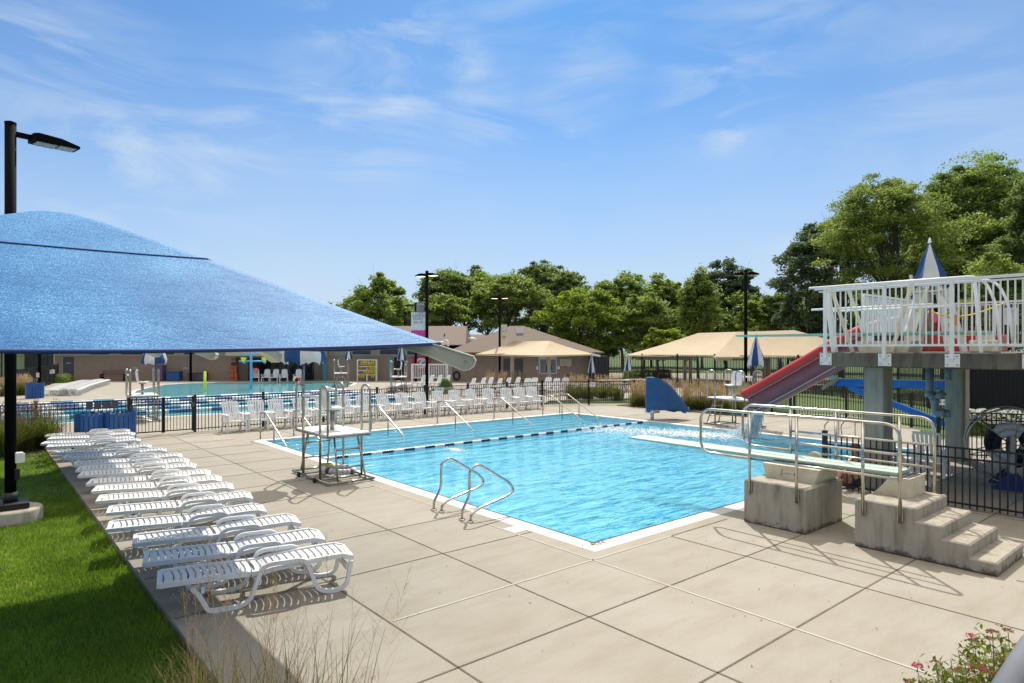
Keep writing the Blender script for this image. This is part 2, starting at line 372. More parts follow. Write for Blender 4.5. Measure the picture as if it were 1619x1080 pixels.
OUT = [(-5.26, -14), (26, -14), (26, -7.5), (17.4, .1), (15.7, .35), (18.8, 2.05), (21.1, 5.2), (20.2, 8), (19.6, 12), (18.8, 14.8), (17.1, 16.2), (14.9, 17.3), (17, 19), (30, 14), (52, 14), (62, 30), (30, 74), (-25, 78), (-60, 60), (-60, 17.5), (-5.26, 17.5)]
deck = sheet('deck', [OUT, rect(-.30, PX+.30, -.30, PY+.30), FAR], 0, DECK, .14, .2, mat('deck_edge', (.36, .33, .28), .9, c2=(.22, .20, .17), ns=5))
LAWN = mat('lawn_ground', (.075, .125, .018), .95, c2=(.045, .085, .012), ns=9, nd=8)
lawn = sheet('lawn', [[(-900, -200), (1100, -200), (1100, 1300), (-900, 1300)], OUT], -.10, LAWN)

def coping(name, loop, wd, z0=.003):
    mb = MB(COPING, GUT); n = len(loop)
    P = [Vector((*p, 0)) for p in loop]; inn = []
    for i in range(n):
        d1 = (P[i]-P[i-1]).normalized(); d2 = (P[(i+1) % n]-P[i]).normalized()
        n1 = Vector((d1.y, -d1.x, 0)); n2 = Vector((d2.y, -d2.x, 0)); b = (n1+n2).normalized(); inn.append(b/max(.4, b.dot(n1)))
    o = [P[i]+inn[i]*wd for i in range(n)]; g = [P[i]+inn[i]*.035 for i in range(n)]
    for i in range(n):
        j = (i+1) % n
        for a, b, za, zb, mi in ((o, g, z0, z0, 0), (g, P, z0, -.02, 1)):
            mb.quad((*a[i].xy, za), (*a[j].xy, za), (*b[j].xy, zb), (*b[i].xy, zb), mi=mi)
    return struct(mb.build(name))
coping('pool_coping', rect(0, PX, 0, PY), .30, 0.0)
coping('far_pool_coping', FAR, .28, .004)

TILE = mat('pool_plaster', (.62, .92, .97), .6, c2=(.45, .80, .92), ns=.8)
STEPT = mat('pool_step_tile', (.45, .68, .70), .6, c2=(.38, .60, .63), ns=3)
mb = MB(TILE, STEPT, mat('tile_band', (.03, .16, .30), .4))
f0, f1 = -.50, -.46      # depths as they read through the surface: water bends the view, so a basin looks far shallower than it is
mb.quad((0, 0, f0), (PX, 0, f0), (PX, 8, f0), (0, 8, f0)); mb.quad((0, 8, f0), (PX, 8, f0), (PX, 10.4, f1), (0, 10.4, f1))
for a, b in (((0, 0), (PX, 0)), ((PX, 0), (PX, PY)), ((PX, PY), (0, PY)), ((0, PY), (0, 0))):
    mb.quad((*a, 0), (*b, 0), (*b, -.2), (*a, -.2), mi=1); mb.quad((*a, -.2), (*b, -.2), (*b, -3), (*a, -3), mi=0)
yy = PY
for k in range(8):            # the long flight of steps under the far edge
    z = -.10-.045*k; y1 = yy-.36
    mb.quad((0, y1, z), (PX, y1, z), (PX, yy, z), (0, yy, z), mi=1 if k < 6 else 0)
    mb.quad((0, y1, z), (PX, y1, z), (PX, y1, z-.045), (0, y1, z-.045), mi=0)
    mb.quad((0, y1+.004, z+.004), (PX, y1+.004, z+.004), (PX, y1+.085, z+.004), (0, y1+.085, z+.004), mi=2)
    yy = y1
mb.quad((0, 10.4, f1), (PX, 10.4, f1), (PX, yy+.01, f1), (0, yy+.01, f1))
struct(mb.build('pool_basin'))
mb = MB(mat('far_pool_plaster', (.30, .66, .70), .6, c2=(.25, .60, .66), ns=.5), mat('lane_marking_tile', (.03, .10, .25), .5))
n = len(FAR)
for i in range(n):
    a, b = FAR[i], FAR[(i+1) % n]; mb.quad((*a, 0), (*b, 0), (*b, -1.3), (*a, -1.3))
tr = geometry.tessellate_polygon([[Vector((*p, 0)) for p in FAR]]); mb.add([(*p, -1.1) for p in FAR], [tuple(t) for t in tr])
for k in range(6): mb.box(-11, 11.6, 24.2+2.05*k-.12, 24.2+2.05*k+.12, -1.096, -1.09, mi=1)
struct(mb.build('far_pool_basin'))

def water(name, body, tint, scale, bump, deep, stretch=(1, 1, 1), diff=.5, rr=(.58, .92), streak=1.):
    m = bpy.data.materials.new(name); m.use_nodes = True; t = m.node_tree; t.nodes.clear(); L = t.links.new
    o = t.nodes.new('ShaderNodeOutputMaterial'); c = t.nodes.new('ShaderNodeTexCoord')
    mp = N('ShaderNodeMapping', t, _Scale=stretch, _Rotation=(0, 0, R(-40))); L(c.outputs['Object'], mp.inputs[0])
    na = N('ShaderNodeTexNoise', t, _Scale=scale, _Detail=3, _Roughness=.55, _Distortion=.6); L(mp.outputs[0], na.inputs[0])
    nb = N('ShaderNodeTexNoise', t, _Scale=scale*.22, _Detail=2, _Distortion=.4); L(mp.outputs[0], nb.inputs[0])
    h = math_(t, 'ADD', math_(t, 'MULTIPLY', na.outputs[0], .35), nb.outputs[0])
    bp = N('ShaderNodeBump', t, _Strength=bump, _Distance=.09); L(h, bp.inputs['Height'])
    lw = N('ShaderNodeLayerWeight', t, _Blend=.5); L(bp.outputs[0], lw.inputs['Normal'])
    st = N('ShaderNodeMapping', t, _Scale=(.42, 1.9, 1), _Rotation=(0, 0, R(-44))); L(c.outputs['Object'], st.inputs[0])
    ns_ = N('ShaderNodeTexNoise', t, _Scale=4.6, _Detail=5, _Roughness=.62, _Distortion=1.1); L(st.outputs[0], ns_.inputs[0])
    f = math_(t, 'MINIMUM', math_(t, 'ADD', math_(t, 'MULTIPLY', ramp(t, ns_.outputs[0], [(.50, 0), (.60, 1)]), .95*streak), math_(t, 'MULTIPLY', ramp(t, lw.outputs['Facing'], [(rr[0], 0), (rr[1], 1)]), .42)), 1)  # ripple streaks: wave refraction and reflection painted into the water's colour
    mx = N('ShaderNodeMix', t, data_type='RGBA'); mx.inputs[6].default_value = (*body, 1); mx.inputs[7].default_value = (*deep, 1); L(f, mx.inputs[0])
    df = t.nodes.new('ShaderNodeBsdfDiffuse'); L(mx.outputs[2], df.inputs[0]); L(bp.outputs[0], df.inputs['Normal'])
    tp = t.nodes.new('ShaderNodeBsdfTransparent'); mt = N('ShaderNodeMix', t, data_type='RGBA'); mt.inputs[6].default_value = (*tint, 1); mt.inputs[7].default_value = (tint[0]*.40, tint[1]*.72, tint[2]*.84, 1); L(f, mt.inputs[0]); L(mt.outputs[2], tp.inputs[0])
    m1 = t.nodes.new('ShaderNodeMixShader'); m1.inputs[0].default_value = diff; L(tp.outputs[0], m1.inputs[1]); L(df.outputs[0], m1.inputs[2])
    gl = N('ShaderNodeBsdfGlossy', t, _Roughness=.035); L(bp.outputs[0], gl.inputs['Normal'])
    fr = N('ShaderNodeFresnel', t, _IOR=1.33); L(bp.outputs[0], fr.inputs['Normal'])
    m2 = t.nodes.new('ShaderNodeMixShader'); L(math_(t, 'MINIMUM', fr.outputs[0], .55), m2.inputs[0]); L(m1.outputs[0], m2.inputs[1]); L(gl.outputs[0], m2.inputs[2])
    L(m2.outputs[0], o.inputs[0]); return m
W1 = water('dive_pool_surface', (.25, .70, .88), (.66, .91, .97), 7.5, 1.0, (.0, .30, .62), (.6, 1.7, 1), diff=.34, rr=(.80, .95))
W2 = water('lap_pool_surface', (.30, .66, .70), (.75, .93, .95), 2.2, .22, (.16, .50, .60), streak=.35)
mb = MB(W1); mb.quad((0, 0, -.05), (PX, 0, -.05), (PX, PY, -.05), (0, PY, -.05)); struct(mb.build('diving_pool_water'))
sheet('far_pool_water', [FAR], -.05, W2)

# joints in the concrete: each a strip a few mm proud
def strips(name, L_, m, wd=.022, z=.004):
    mb = MB(m)
    for x0, y0, x1, y1 in L_:
        if x0 == x1: mb.box(x0-wd/2, x0+wd/2, y0, y1, z-.002, z)
        else: mb.box(x0, x1, y0-wd/2, y0+wd/2, z-.002, z)
    return struct(mb.build(name))
ys = [2.45+1.49*k for k in range(10)]
pale = [(-.58, -14, -.58, 13.9), (-3.55, -.53, -.58, -.53), (-.58, -.53, 1.1, -.53), (-3.55, 3.94, -1.95, 3.94), (-.58, 13.98, 17, 13.98), (13.6, 2, 13.6, 13.9)]
dark = [(-1.94, -14, -1.94, 16.9), (-3.59, -14, -3.59, 16.9), (-5.24, .96, -.33, .96), (-5.24, -1.74, 20, -1.74), (-5.24, -3.24, 26, -3.24), (1.1, -14, 1.1, -.53), (1.12, -.53, 2.6, -.53), (4.4, -14, 4.4, -.33), (6.15, -9, 6.15, -1.8),
        (9.0, -14, 9.0, -.33), (2.75, -14, 2.75, -4.3), (-5.24, -4.9, 26, -4.9)] + [(-5.24, y, -.6, y) for y in ys if abs(y-3.94) > .1] + [(x, 14.0, x, 16.9) for x in (1.2, 2.9, 4.6, 6.3, 8, 9.7, 11.4, 13.1)] + [(13.35, y, 17.3, y) for y in (3.5, 6, 8.5, 11)]
strips('pale_expansion_joints', pale, PALE, .03, .005); strips('dark_expansion_joints', dark, DARKJ, .02, .004)
mb = MB(mat('marker_tile', (.70, .68, .63), .6), TEXT)
mk = empty('depth_marker', (-.44, 1.22, 0), 0, 'white depth marking tile set in the concrete beside the pool ladder', 'depth marker')
mb.box(-.12, .13, -.14, .14, .001, .006); mb.build('tile', mk)
text('lettering', '12 FT', .10, TEXT, mk, (0, 0, .007), (0, 0, R(-90)), .0005)

# water ripple line of the lane rope
def lane_rope(name, x0, x1, y, label, per=.335, r=.043, z=-.02, cat='lane rope', group=None, A=None, B=None, seg=8):
    mb = MB(A or mat('float_white', (.78, .79, .80), .4), B or mat('float_navy', (.012, .02, .06), .4)); k = int((x1-x0)/.067)
    for i in range(k):
        x = x0+i*.067; mi = int(i*.067/per) % 2
        vs = [(x+dx, y+r*math.cos(2*math.pi*j/seg), z+r*math.sin(2*math.pi*j/seg)) for dx in (0, .05) for j in range(seg)]
        mb.add(vs, [(j, (j+1) % seg, seg+(j+1) % seg, seg+j) for j in range(seg)] + [tuple(range(seg)), tuple(range(2*seg-1, seg-1, -1))], mi=mi)
    mb.tube([(x0, y, z), (x1, y, z)], .008, 5, mi=1)
    return tag(mb.build(name), label, cat, group)
lane_rope('lane_rope', 0.02, PX-.02, 9.3, 'navy and white lane rope floating across the diving pool')
FW_ = mat('far_float_white', (.75, .80, .82), .5)
for k, (c, nm) in enumerate((((.03, .16, .34), 'navy'), ((.03, .30, .45), 'blue'), ((.03, .16, .34), 'navy'), ((.12, .12, .34), 'violet'), ((.03, .30, .45), 'blue'))):
    q = ['nearest the black fence', 'second from the black fence', 'in the middle of the five', 'second from the far side', 'farthest from the black fence'][k]
    lane_rope('lane_rope', -11.9, 12.2, 25.2+2.05*k, f'white and {nm} lane rope on the lap pool, {q}', per=.9, r=.11, z=0.02, group='lane ropes on the lap pool', A=FW_, B=mat('far_float_'+nm, c, .5), seg=5)

# ---------------------------------------------------------------- lawn blades and ground litter
def blades(name, P, h, wd, m, lean=.5, seed=1, curve=0.):
    """P (n,2|3) roots -> one bent tapered blade each"""
    rg = np.random.default_rng(seed); n = len(P); P3 = np.zeros((n, 3)); P3[:, :P.shape[1]] = P
    h = h*rg.uniform(.55, 1.2, n); a = rg.uniform(0, 2*np.pi, n); ln = h*lean*rg.uniform(0, 1, n)
    d = np.stack([np.cos(a), np.sin(a), np.zeros(n)], 1); b = rg.uniform(0, 2*np.pi, n); s = np.stack([np.cos(b), np.sin(b), np.zeros(n)], 1)*(wd/2)
    up = np.zeros((n, 3)); up[:, 2] = 1
    m1 = P3 + up*(h*.55)[:, None] + d*(ln*.3)[:, None]; tp = P3 + up*h[:, None] + d*ln[:, None]
    V = np.concatenate([P3-s, P3+s, m1+s*.8, m1-s*.8, tp], 0)
    i = np.arange(n); F = np.concatenate([np.stack([i, i+n, i+2*n], 1), np.stack([i, i+2*n, i+3*n], 1), np.stack([i+3*n, i+2*n, i+4*n], 1)], 0)
    return rawmesh(name, V, F, m)
GRASSM = leaf_mat('grass_blade', (.055, .115, .015), (.24, .37, .060), .5, (.42, .42, .18), ns=1.3)
rg = np.random.default_rng(3)
pts = []
def scatter(n, x0, x1, y0, y1, z=-.10):
    p = np.stack([rg.uniform(x0, x1, n), rg.uniform(y0, y1, n), np.full(n, z)], 1); pts.append(p)
scatter(95000, -8.2, -5.30, -2.5, 4.2); scatter(60000, -9.2, -5.30, 4.2, 9); scatter(50000, -11, -5.30, 9, 16.8); scatter(14000, -12, -8.2, -2.5, 4.2)
tag(blades('turf', np.concatenate(pts), .062, .007, GRASSM, .9, 5), 'short mown green lawn grass beside the deck', 'grass', kind='stuff')
# ragged longer blades along the edge of the deck
p = np.stack([rg.normal(-5.34, .035, 5200), rg.uniform(-5, 15.5, 5200), np.full(5200, -.1)], 1); p[:, 0] = np.minimum(p[:, 0], -5.27)
tag(blades('edge_grass', p, .11, .008, GRASSM, 1.0, 8), 'longer ragged grass along the edge of the concrete', 'grass', kind='stuff')
# crumbs, leaves and petals lying about
mb = MB(mat('dead_leaf', (.16, .09, .04), .9, c2=(.35, .12, .05), ns=40)); rl = random.Random(11)
def crumb(x, y, s):
    a = rl.uniform(0, 6.28); c, d = math.cos(a)*s, math.sin(a)*s; z = .008
    mb.add([(x-c, y-d, z), (x+d*.5, y-c*.5, z+s*.3), (x+c, y+d, z+.002), (x-d*.5, y+c*.5, z+s*.2)], [(0, 1, 2), (0, 2, 3)])
for _ in range(170): crumb(rl.uniform(-5, 4), rl.uniform(-5, 1.5) if rl.random() < .8 else rl.uniform(-5, 13), rl.uniform(.006, .018))
for _ in range(120): crumb(rl.uniform(-.02, 2.5), -rl.uniform(.03, .28), rl.uniform(.006, .02))
for _ in range(90): crumb(-rl.uniform(.03, .28), rl.uniform(-.2, 4), rl.uniform(.005, .015))
for _ in range(45): crumb(rl.gauss(0, .12), -abs(rl.gauss(.05, .05)), rl.uniform(.012, .028))
tag(mb.build('leaf_litter'), 'tiny dead leaves and crumbs scattered on the concrete', 'litter', kind='stuff')
# ================================================================ sun loungers
def make_lounger(label, group):
    """local x runs head (0) to foot (1.96); 0.62 wide; side frames are one bent bar each: leg loop, arm, leg loop"""
    t = empty('sun_lounger', (0, 0, 0), 0, label, 'sun lounger', group)
    L_, W_ = 1.96, .60
    def prof(x):      # height of the bed along its length
        if x < 1.0: return .345 + .02*math.cos(x*1.5)
        return .36 + .045*math.sin((x-1.0)*1.6) - (.0 if x < 1.85 else (x-1.85)*.35)
    def bed(name, x0, x1, ns, endcap):
        mb = MB(WHITE); st = (x1-x0-endcap)/ns
        def slab(a, b, y0=-.225, y1=.225, sag=.022, th=.022, n=8):
            vs = []
            for i in range(n+1):
                y = y0+(y1-y0)*i/n; dz = -sag*(1-(2*i/n-1)**2); cx_ = .035*(1-(2*i/n-1)**2)
                for x in (a, b):
                    for k in (0, 1): vs.append((x+cx_, y, prof(x)+dz-k*th))
            fs = []
            for i in range(n):
                o = i*4; fs += [(o, o+2, o+6, o+4), (o+1, o+5, o+7, o+3), (o, o+4, o+5, o+1), (o+2, o+3, o+7, o+6)]
            mb.add(vs, fs, False)
        e = endcap if x0 == 0 else 0
        if e: slab(x0+.01, x0+e)
        for i in range(ns): slab(x0+e+i*st+.016, x0+e+(i+1)*st-.004)
        if endcap and not e: slab(x1-endcap, x1-.01)
        for s in (-1, 1):      # side rims
            pts_ = [(x0+(x1-x0)*i/10, s*.236, prof(x0+(x1-x0)*i/10)-.012) for i in range(11)]
            for i in range(10): mb.beam(pts_[i], pts_[i+1], .038, .050)
        xa = x0 if x0 == 0 else x1
        mb.beam((xa, -.24, prof(xa)-.014), (xa, .24, prof(xa)-.014), .05, .045)
        
        return mb.build(name, t)
    bed('backrest', 0, .86, 11, .09); bed('seat_bed', .88, L_, 14, .05)
    for s in (-1, 1):
        y = s*.278
        P = [(.30, y, .29), (.37, y, .20), (.45, y, .035), (.50, y, .022), (.76, y, .022), (.86, y, .07), (.93, y, .26), (.98, y, .39), (1.05, y, .425), (1.38, y, .425), (1.45, y, .39), (1.50, y, .26), (1.56, y, .08), (1.66, y, .022), (1.83, y, .022), (1.90, y, .08), (1.945, y, .33)]
        P = fillet(P, .06, 3); mb = MB(WHITE)
        mb.ribbon(P, .044, y-.020, y+.020)
        mb.build('side_frame', t)
    for xb, zb in ((.40, .25), (.92, .27), (1.49, .27), (1.90, .26)): mb = MB(WHITE); mb.beam((xb, -.275, zb), (xb, .275, zb), .03, .06); mb.build('cross_bar', t)
    for s in (-1, 1): mb = MB(RUBBER); mb.tube([(.47, s*.22, .03), (.47, s*.252, .03)], .03, 10); mb.build('wheel', t)
    return t
LNG = [(-5.37,1.0,-3.42,.58),(-5.35,1.83,-3.42,1.38),(-5.3,2.72,-3.36,2.33),(-5.44,3.68,-3.52,3.27),(-5.31,4.68,-3.39,4.25),(-5.32,5.64,-3.41,5.17),(-5.27,6.53,-3.37,5.99),(-5.26,7.3,-3.37,6.75),(-5.28,8.27,-3.38,7.74),(-5.24,8.98,-3.38,8.48),(-5.19,9.73,-3.27,9.32),(-5.28,10.81,-3.38,10.44),(-5.42,11.8,-3.55,11.34),(-5.42,13.05,-3.54,12.72),(-5.48,13.82,-3.5,13.30),(-5.28,14.78,-3.42,14.25),(-5.26,15.63,-3.36,15.2)]
GL = 'white sun loungers in a row along the edge of the lawn'
proto = None; HU = HEAD
xl = ['with its foot end in full sun and head end shaded, no lounger in front of it', 'its head half in blue shade', 'its head half in shade, arms lit', 'wholly in the sun beside the pale lamp footing', 'fully sunlit, just past the lamp footing', 'near the guard chair shadow', 'level with the guard chair shadow', 'its foot close to the guard chair shadow', 'beside the chair stand', 'its head in shade', 'its head in shade, crowded close', 'its head in bluish shade', 'its head in bluish shade, narrow gap after it', 'bed set crooked', 'crammed against the next one', 'one of the last pair by the blue bins', 'right in front of the blue slatted bins']
for i, (x0, y0, x1, y1) in enumerate(LNG):
    a = math.atan2(y1-y0, x1-x0)
    c = Vector((x0, y0, 0)) + Vector((-math.sin(a), math.cos(a), 0))*.25
    lab = f'white slatted plastic lounger, {ORD[i]} counting back from the camera along the lawn edge' if i else 'white slatted plastic lounger nearest the camera in the row along the lawn edge'
    if proto is None: proto = make_lounger(lab, GL); proto.location = c; proto.rotation_euler = (0, 0, a)
    else: dup(proto, c, a, lab)
# the long flat pile of loungers beyond the lap pool (each one a lounger)
for k in range(20):
    d = 38.2+k*.62; q = at(70+k*3.1, d); o = dup(proto, q, HU*-1+R(8)+rnd.uniform(-.05, .05), 'white lounger packed flat in the long pile past the lap pool'); o['group'] = 'loungers packed in the far left pile'

# ================================================================ high backed plastic chairs
def make_chair(label, group, simple=False):
    """local: faces -y, feet on z 0"""
    t = empty('high_back_chair', (0, 0, 0), 0, label, 'chair', group)
    tilt = R(17)
    def bk(x, h, w_=0): return (x, .20+math.sin(tilt)*h+w_, .36+math.cos(tilt)*h)
    mb = MB(WHITE)
    if simple:
        poly = [(-.22, 0), (.22, 0), (.25, .4), (.22, .66), (.12, .72), (-.12, .72), (-.22, .66), (-.25, .4)]
        mb.prism(poly, .03, lambda u, v, w_: bk(u, v, w_))
    else:
        for i in range(7):
            x = -.222+.074*i; top = .70-.10*abs(i-3)**2/9
            a0, a1 = (x-.026, x+.026); s = 1+.10
            poly = [(a0, .0), (a1, .0), (a1*s, top-.03), (a1*s-.01, top), (a0*s+.01, top), (a0*s, top-.03)]
            mb.prism(poly, .022, lambda u, v, w_: bk(u, v, w_))
        for h_, hh in ((.05, .07), (.60, .06)): mb.prism([(-.25, h_), (.25, h_), (.255, h_+hh), (-.255, h_+hh)], .028, lambda u, v, w_: bk(u, v, w_+.004))
        mb.prism([(-.23, .22), (.23, .22), (.235, .24), (-.235, .24)], .02, lambda u, v, w_: bk(u, v, w_+.006))
    mb.build('backrest', t)
    mb = MB(WHITE)
    for i in range(6):
        y = -.30+.09*i; z = .385-.012*i; mb.beam((-.25, y, z), (.25, y, z), .078, .022)
    mb.bbox(-.27, .27, -.365, -.33, .33, .395, .01); mb.build('seat', t)
    for s in (-1, 1):
        x = s*.305; mb = MB(WHITE)
        mb.beam((x, -.31, 0), (x*.97, -.27, .56), .05, .055, up=(1, 0, 0)); mb.beam((x, .30, 0), (x*.95, .14, .40), .05, .055, up=(1, 0, 0))
        mb.beam((x*.97, .02, 0.30), (x*.96, .26, .60), .04, .05, up=(1, 0, 0)); mb.beam((x*.96, -.28, .33), (x*.96, .22, .30), .04, .07); mb.build('side_legs', t)
        mb = MB(WHITE); mb.bbox(x-.055, x+.055, -.36, .30, .565, .595, .01); mb.build('armrest', t)
    return t
cx_list = [-.08, .69, 1.45, 2.30, 3.13, 3.95, 4.78, 5.68, 6.50, 7.40, 8.27, 9.10, 9.99, 10.87, 11.71, 12.52, 13.28]
GC_ = 'white high backed chairs in a row along the fence behind the diving pool'
ch = None
for i, x in enumerate(cx_list):
    q = (x, 16.28-(.25 if i > 13 else 0), 0); rz = R(-4+rnd.uniform(-7, 7)-(7 if i > 12 else 0)-(8 if i == 16 else 0))
    lab = f'white high backed plastic chair against the pool fence, {ORD[i] if i else "first"} from the gate end'
    if i == 16: lab = 'white high backed plastic chair at the right end of the row, turned slightly left'
    if ch is None: ch = make_chair(lab, GC_); ch.location = q; ch.rotation_euler = (0, 0, rz)
    else: dup(ch, q, rz, lab)
# small far chairs
far = make_chair('white high backed chair in front of the glass entrance, beside the red towel', 'white chairs in front of the glass entrance', True)
far.location = at(404, 55.2); far.rotation_euler = (0, 0, -HU+R(12))
for k, (px, s) in enumerate(((421, 'second'), (434.5, 'third'), (449, 'fourth'), (471, 'fifth'))):
    dup(far, at(px, 55.2), -HU+R(rnd.uniform(-8, 25)), f'white high backed chair in front of the glass entrance, {s} from the splash pole')
mb = MB(mat('red_towel', (.45, .03, .06), .9, c2=(.6, .35, .35), ns=9))
mb.box(-.25, .25, -.05, .03, .0, .42); tw = mb.build('towel', None, at(403, 55.0, z=.72), rot=(R(-14), 0, -HU)); tag(tw, 'red patterned towel hung over a white chair by the entrance', 'towel')
for k, px in enumerate((740, 756, 768, 782, 796, 811, 829, 840, 862, 875, 889)):
    o = dup(far, at(px, 38+(k % 3)*.7), -HU+R(-58 if k < 6 else -35), f'white reclining chair behind the pool fence, {ORD[k] if k else "first"} from the left under the near tan canopy'); o['group'] = 'white chairs behind the fence under the near tan canopy'
for k, px in enumerate((662, 675, 688, 701)):
    o = dup(far, at(px, 42.6), -HU+R(-52), f'white chair by the green round bush, {["first", "second", "third", "fourth"][k]} from the left, behind the fence'); o['group'] = 'white chairs by the round bush'
for k in range(5):
    o = dup(proto, at(613+k*7, 41.5+k*.5), -HU+R(70+k*6), 'white lounger in the jumbled pile by the third guard stand'); o['group'] = 'loungers piled by the third guard stand'

# ================================================================ umbrellas
def umbrella(name_label, loc, z0, zt, rad, pole_r=.022, half=False, group='furled blue and white umbrellas', rz=0, gores=8, pole_bottom=0.):
    t = empty('furled_umbrella', loc, rz, name_label, 'umbrella', group)
    mb = MB(GALV); mb.tube([(0, 0, pole_bottom), (0, 0, zt+.06)], pole_r, 8); mb.build('pole', t)
    H = zt-z0; rows = 12
    for par, m, nm in ((0, BLUEC, 'blue_panels'), (1, WHITEC, 'white_panels')):
        mb = MB(m)
        for g in range(gores):
            if g % 2 != par: continue
            K = 8; vs = []
            for i in range(rows+1):
                t_ = i/rows
                rr = rad*(t_**1.0 if not half else (t_**.75))*(1-.18*max(0, t_-.86)/.14)+.012
                for k in range(K+1):
                    a = 2*math.pi*(g+k/K)/gores; fold = 1-.30*math.sin(math.pi*k/K)*min(1, t_*2) if not half else 1+.10*math.sin(math.pi*k/K)
                    zz_ = zt - H*t_ + (.06*H*math.sin(math.pi*k/K) if i == rows else 0)
                    wob = 1+.05*math.sin(a*5+i*.6)
                    vs.append((rr*fold*wob*math.cos(a), rr*fold*wob*math.sin(a), zz_))
            mb.add(vs, [(i*(K+1)+k, i*(K+1)+k+1, (i+1)*(K+1)+k+1, (i+1)*(K+1)+k) for i in range(rows) for k in range(K)], True)
        mb.build(nm, t)
    mb = MB(WHITE); mb.lathe([(.001, .12), (.02, .1), (.03, .04), (.045, 0)], 8, (0, 0, zt)); mb.build('finial', t)
    return t

# ================================================================ guard stands
def make_guard(label, loc, rz, seat_face=1, group='steel lifeguard stands beside the pools'):
    """local: faces +x, long side along y"""
    t = empty('lifeguard_stand', loc, rz, label, 'lifeguard stand', group); zp = 1.0; zh = 2.0
    mb = MB(GALV); r = .026
    B = [(-.50, -.96, .05), (.50, -.96, .05), (.50, .96, .05), (-.50, .96, .05)]
    for i in range(4): mb.tube([B[i], B[(i+1) % 4]], r, 8)
    mb.tube([(-.50, -.45, .05), (.50, -.45, .05)], r*.8, 8); mb.tube([(-.50, .45, .05), (.50, .45, .05)], r*.8, 8); mb.build('base_frame', t)
    for sx in (-1, 1):
        for sy in (-1, 1):
            x = sx*.47; mb = MB(GALV)
            mb.tube(fillet([(x, sy*.45, .05), (x, sy*.45, zh), (x, sy*.83, zh), (x, sy*.83, zp-.04)], .17, 6), .025, 10); mb.build('hoop', t)
    mb = MB(WPAINT if 0 else WHITE); mb.bbox(-.48, .48, -.86, .86, zp-.012, zp+.022, .008)
    mb.build('platform', t)
    mb = MB(GALV); mb.tube([(-.47, -.84, zp-.035), (.47, -.84, zp-.035), (.47, .84, zp-.035), (-.47, .84, zp-.035)], .022, 8, True); mb.build('platform_frame', t)
    for sy in (-1, 1):
        mb = MB(GALV)
        for sx in (-1, 1): mb.tube([(sx*.26, sy*.66, zp-.02), (sx*.31, sy*.95, .06)], .022, 8)
        for h_ in (.33, .68): 
            q = .66+.29*(1-h_); mb.tube([(-.29, sy*q, h_), (.29, sy*q, h_)], .018, 8)
        mb.build('ladder', t)
    mb = MB(GALV); mb.tube([(0, 0, zp), (0, 0, 1.42)], .05, 12); mb.box(-.12, .12, -.1, .1, 1.42, 1.45); mb.build('seat_post', t)
    mb = MB(WHITE); vs = []; rows = [(-.20, 1.98, .16), (-.22, 1.88, .215), (-.20, 1.68, .23), (-.17, 1.54, .24), (-.10, 1.475, .25), (.06, 1.465, .25), (.20, 1.485, .24), (.27, 1.475, .22)]
    for x, z, hw in rows:
        for k in range(5):
            u = k/2-1; vs.append((x + (.05*u*u if z > 1.5 else 0), hw*u, z + (.035*u*u if z < 1.5 else 0)))
    nr = len(rows); off = len(vs); vs += [(x-.022, y, z-.022) for x, y, z in vs]
    fs = [(i*5+k, i*5+k+1, (i+1)*5+k+1, (i+1)*5+k) for i in range(nr-1) for k in range(4)]
    fs += [tuple(off+j for j in reversed(f)) for f in fs]
    rim = [k for k in range(5)] + [i*5+4 for i in range(1, nr)] + [(nr-1)*5+k for k in (3, 2, 1, 0)] + [i*5 for i in range(nr-2, 0, -1)]
    fs += [(rim[i], rim[(i+1) % len(rim)], off+rim[(i+1) % len(rim)], off+rim[i]) for i in range(len(rim))]
    mb.add(vs, fs, True); mb.build('seat', t)
    mb = MB(WHITE); mb.bbox(-.49, -.45, -.45, .45, 1.74, 1.80, .005); mb.build('back_rail', t)
    for sy in (-1, 1):
        mb = MB(RUBBER); mb.tube([(-.56, sy*.42, .055), (-.60, sy*.42, .055)], .055, 12); mb.tube([(-.5, sy*.42, .055), (-.61, sy*.42, .055)], .018, 8); mb.build('wheel', t)
    return t
g1 = make_guard('steel lifeguard stand on the deck at the left edge of the diving pool', (-.82, 6.93, 0), 0)
umbrella('half open blue and white umbrella on the guard stand beside the diving pool', (-1.24, 7.46, 0), 2.42, 3.75, .50, half=True, gores=6, rz=R(58))
g2 = dup(g1, (-1.75, 22.1, 0), R(-4), 'steel lifeguard stand at the near edge of the lap pool, behind the gate')
umbrella('half open blue and white umbrella over the lap pool guard stand behind the gate', at(244, 24.9), 2.15, 3.4, .44, half=True, gores=6, rz=R(20))
g3 = dup(g1, (14.15, 6.30, 0), R(172), 'steel lifeguard stand on the far side of the diving pool, beside the red slide')
umbrella('furled blue and white umbrella on the guard stand beside the red slide', (14.95, 5.9, 0), 2.13, 3.30, .36)
g4 = dup(g1, at(539, 47.5), -HU+R(14), 'small distant guard stand on the curved deck between the far pools')
umbrella('furled umbrella of the distant guard stand on the curved deck', at(551, 47.8), 2.0, 3.0, .34)
g5 = dup(g1, at(630, 41.5), -HU+R(195), 'distant guard stand left of the tall lamp post, by the pile of loungers')
umbrella('furled umbrella of the guard stand by the pile of loungers', at(635, 42.2), 2.0, 3.2, .34)
umbrella('furled blue and white umbrella in front of the snack window', at(867, 45), 1.25, 2.3, .30)
umbrella('furled blue and white umbrella at the right end of the near tan canopy', at(935.5, 45.5), 1.05, 2.45, .33)
umbrella('furled blue and white umbrella at the left end of the far tan canopy', at(993, 45.5), 1.2, 2.4, .33)
umbrella('small furled umbrella just left of the red slide under the far tan canopy', at(1234, 44), 1.4, 2.3, .33)
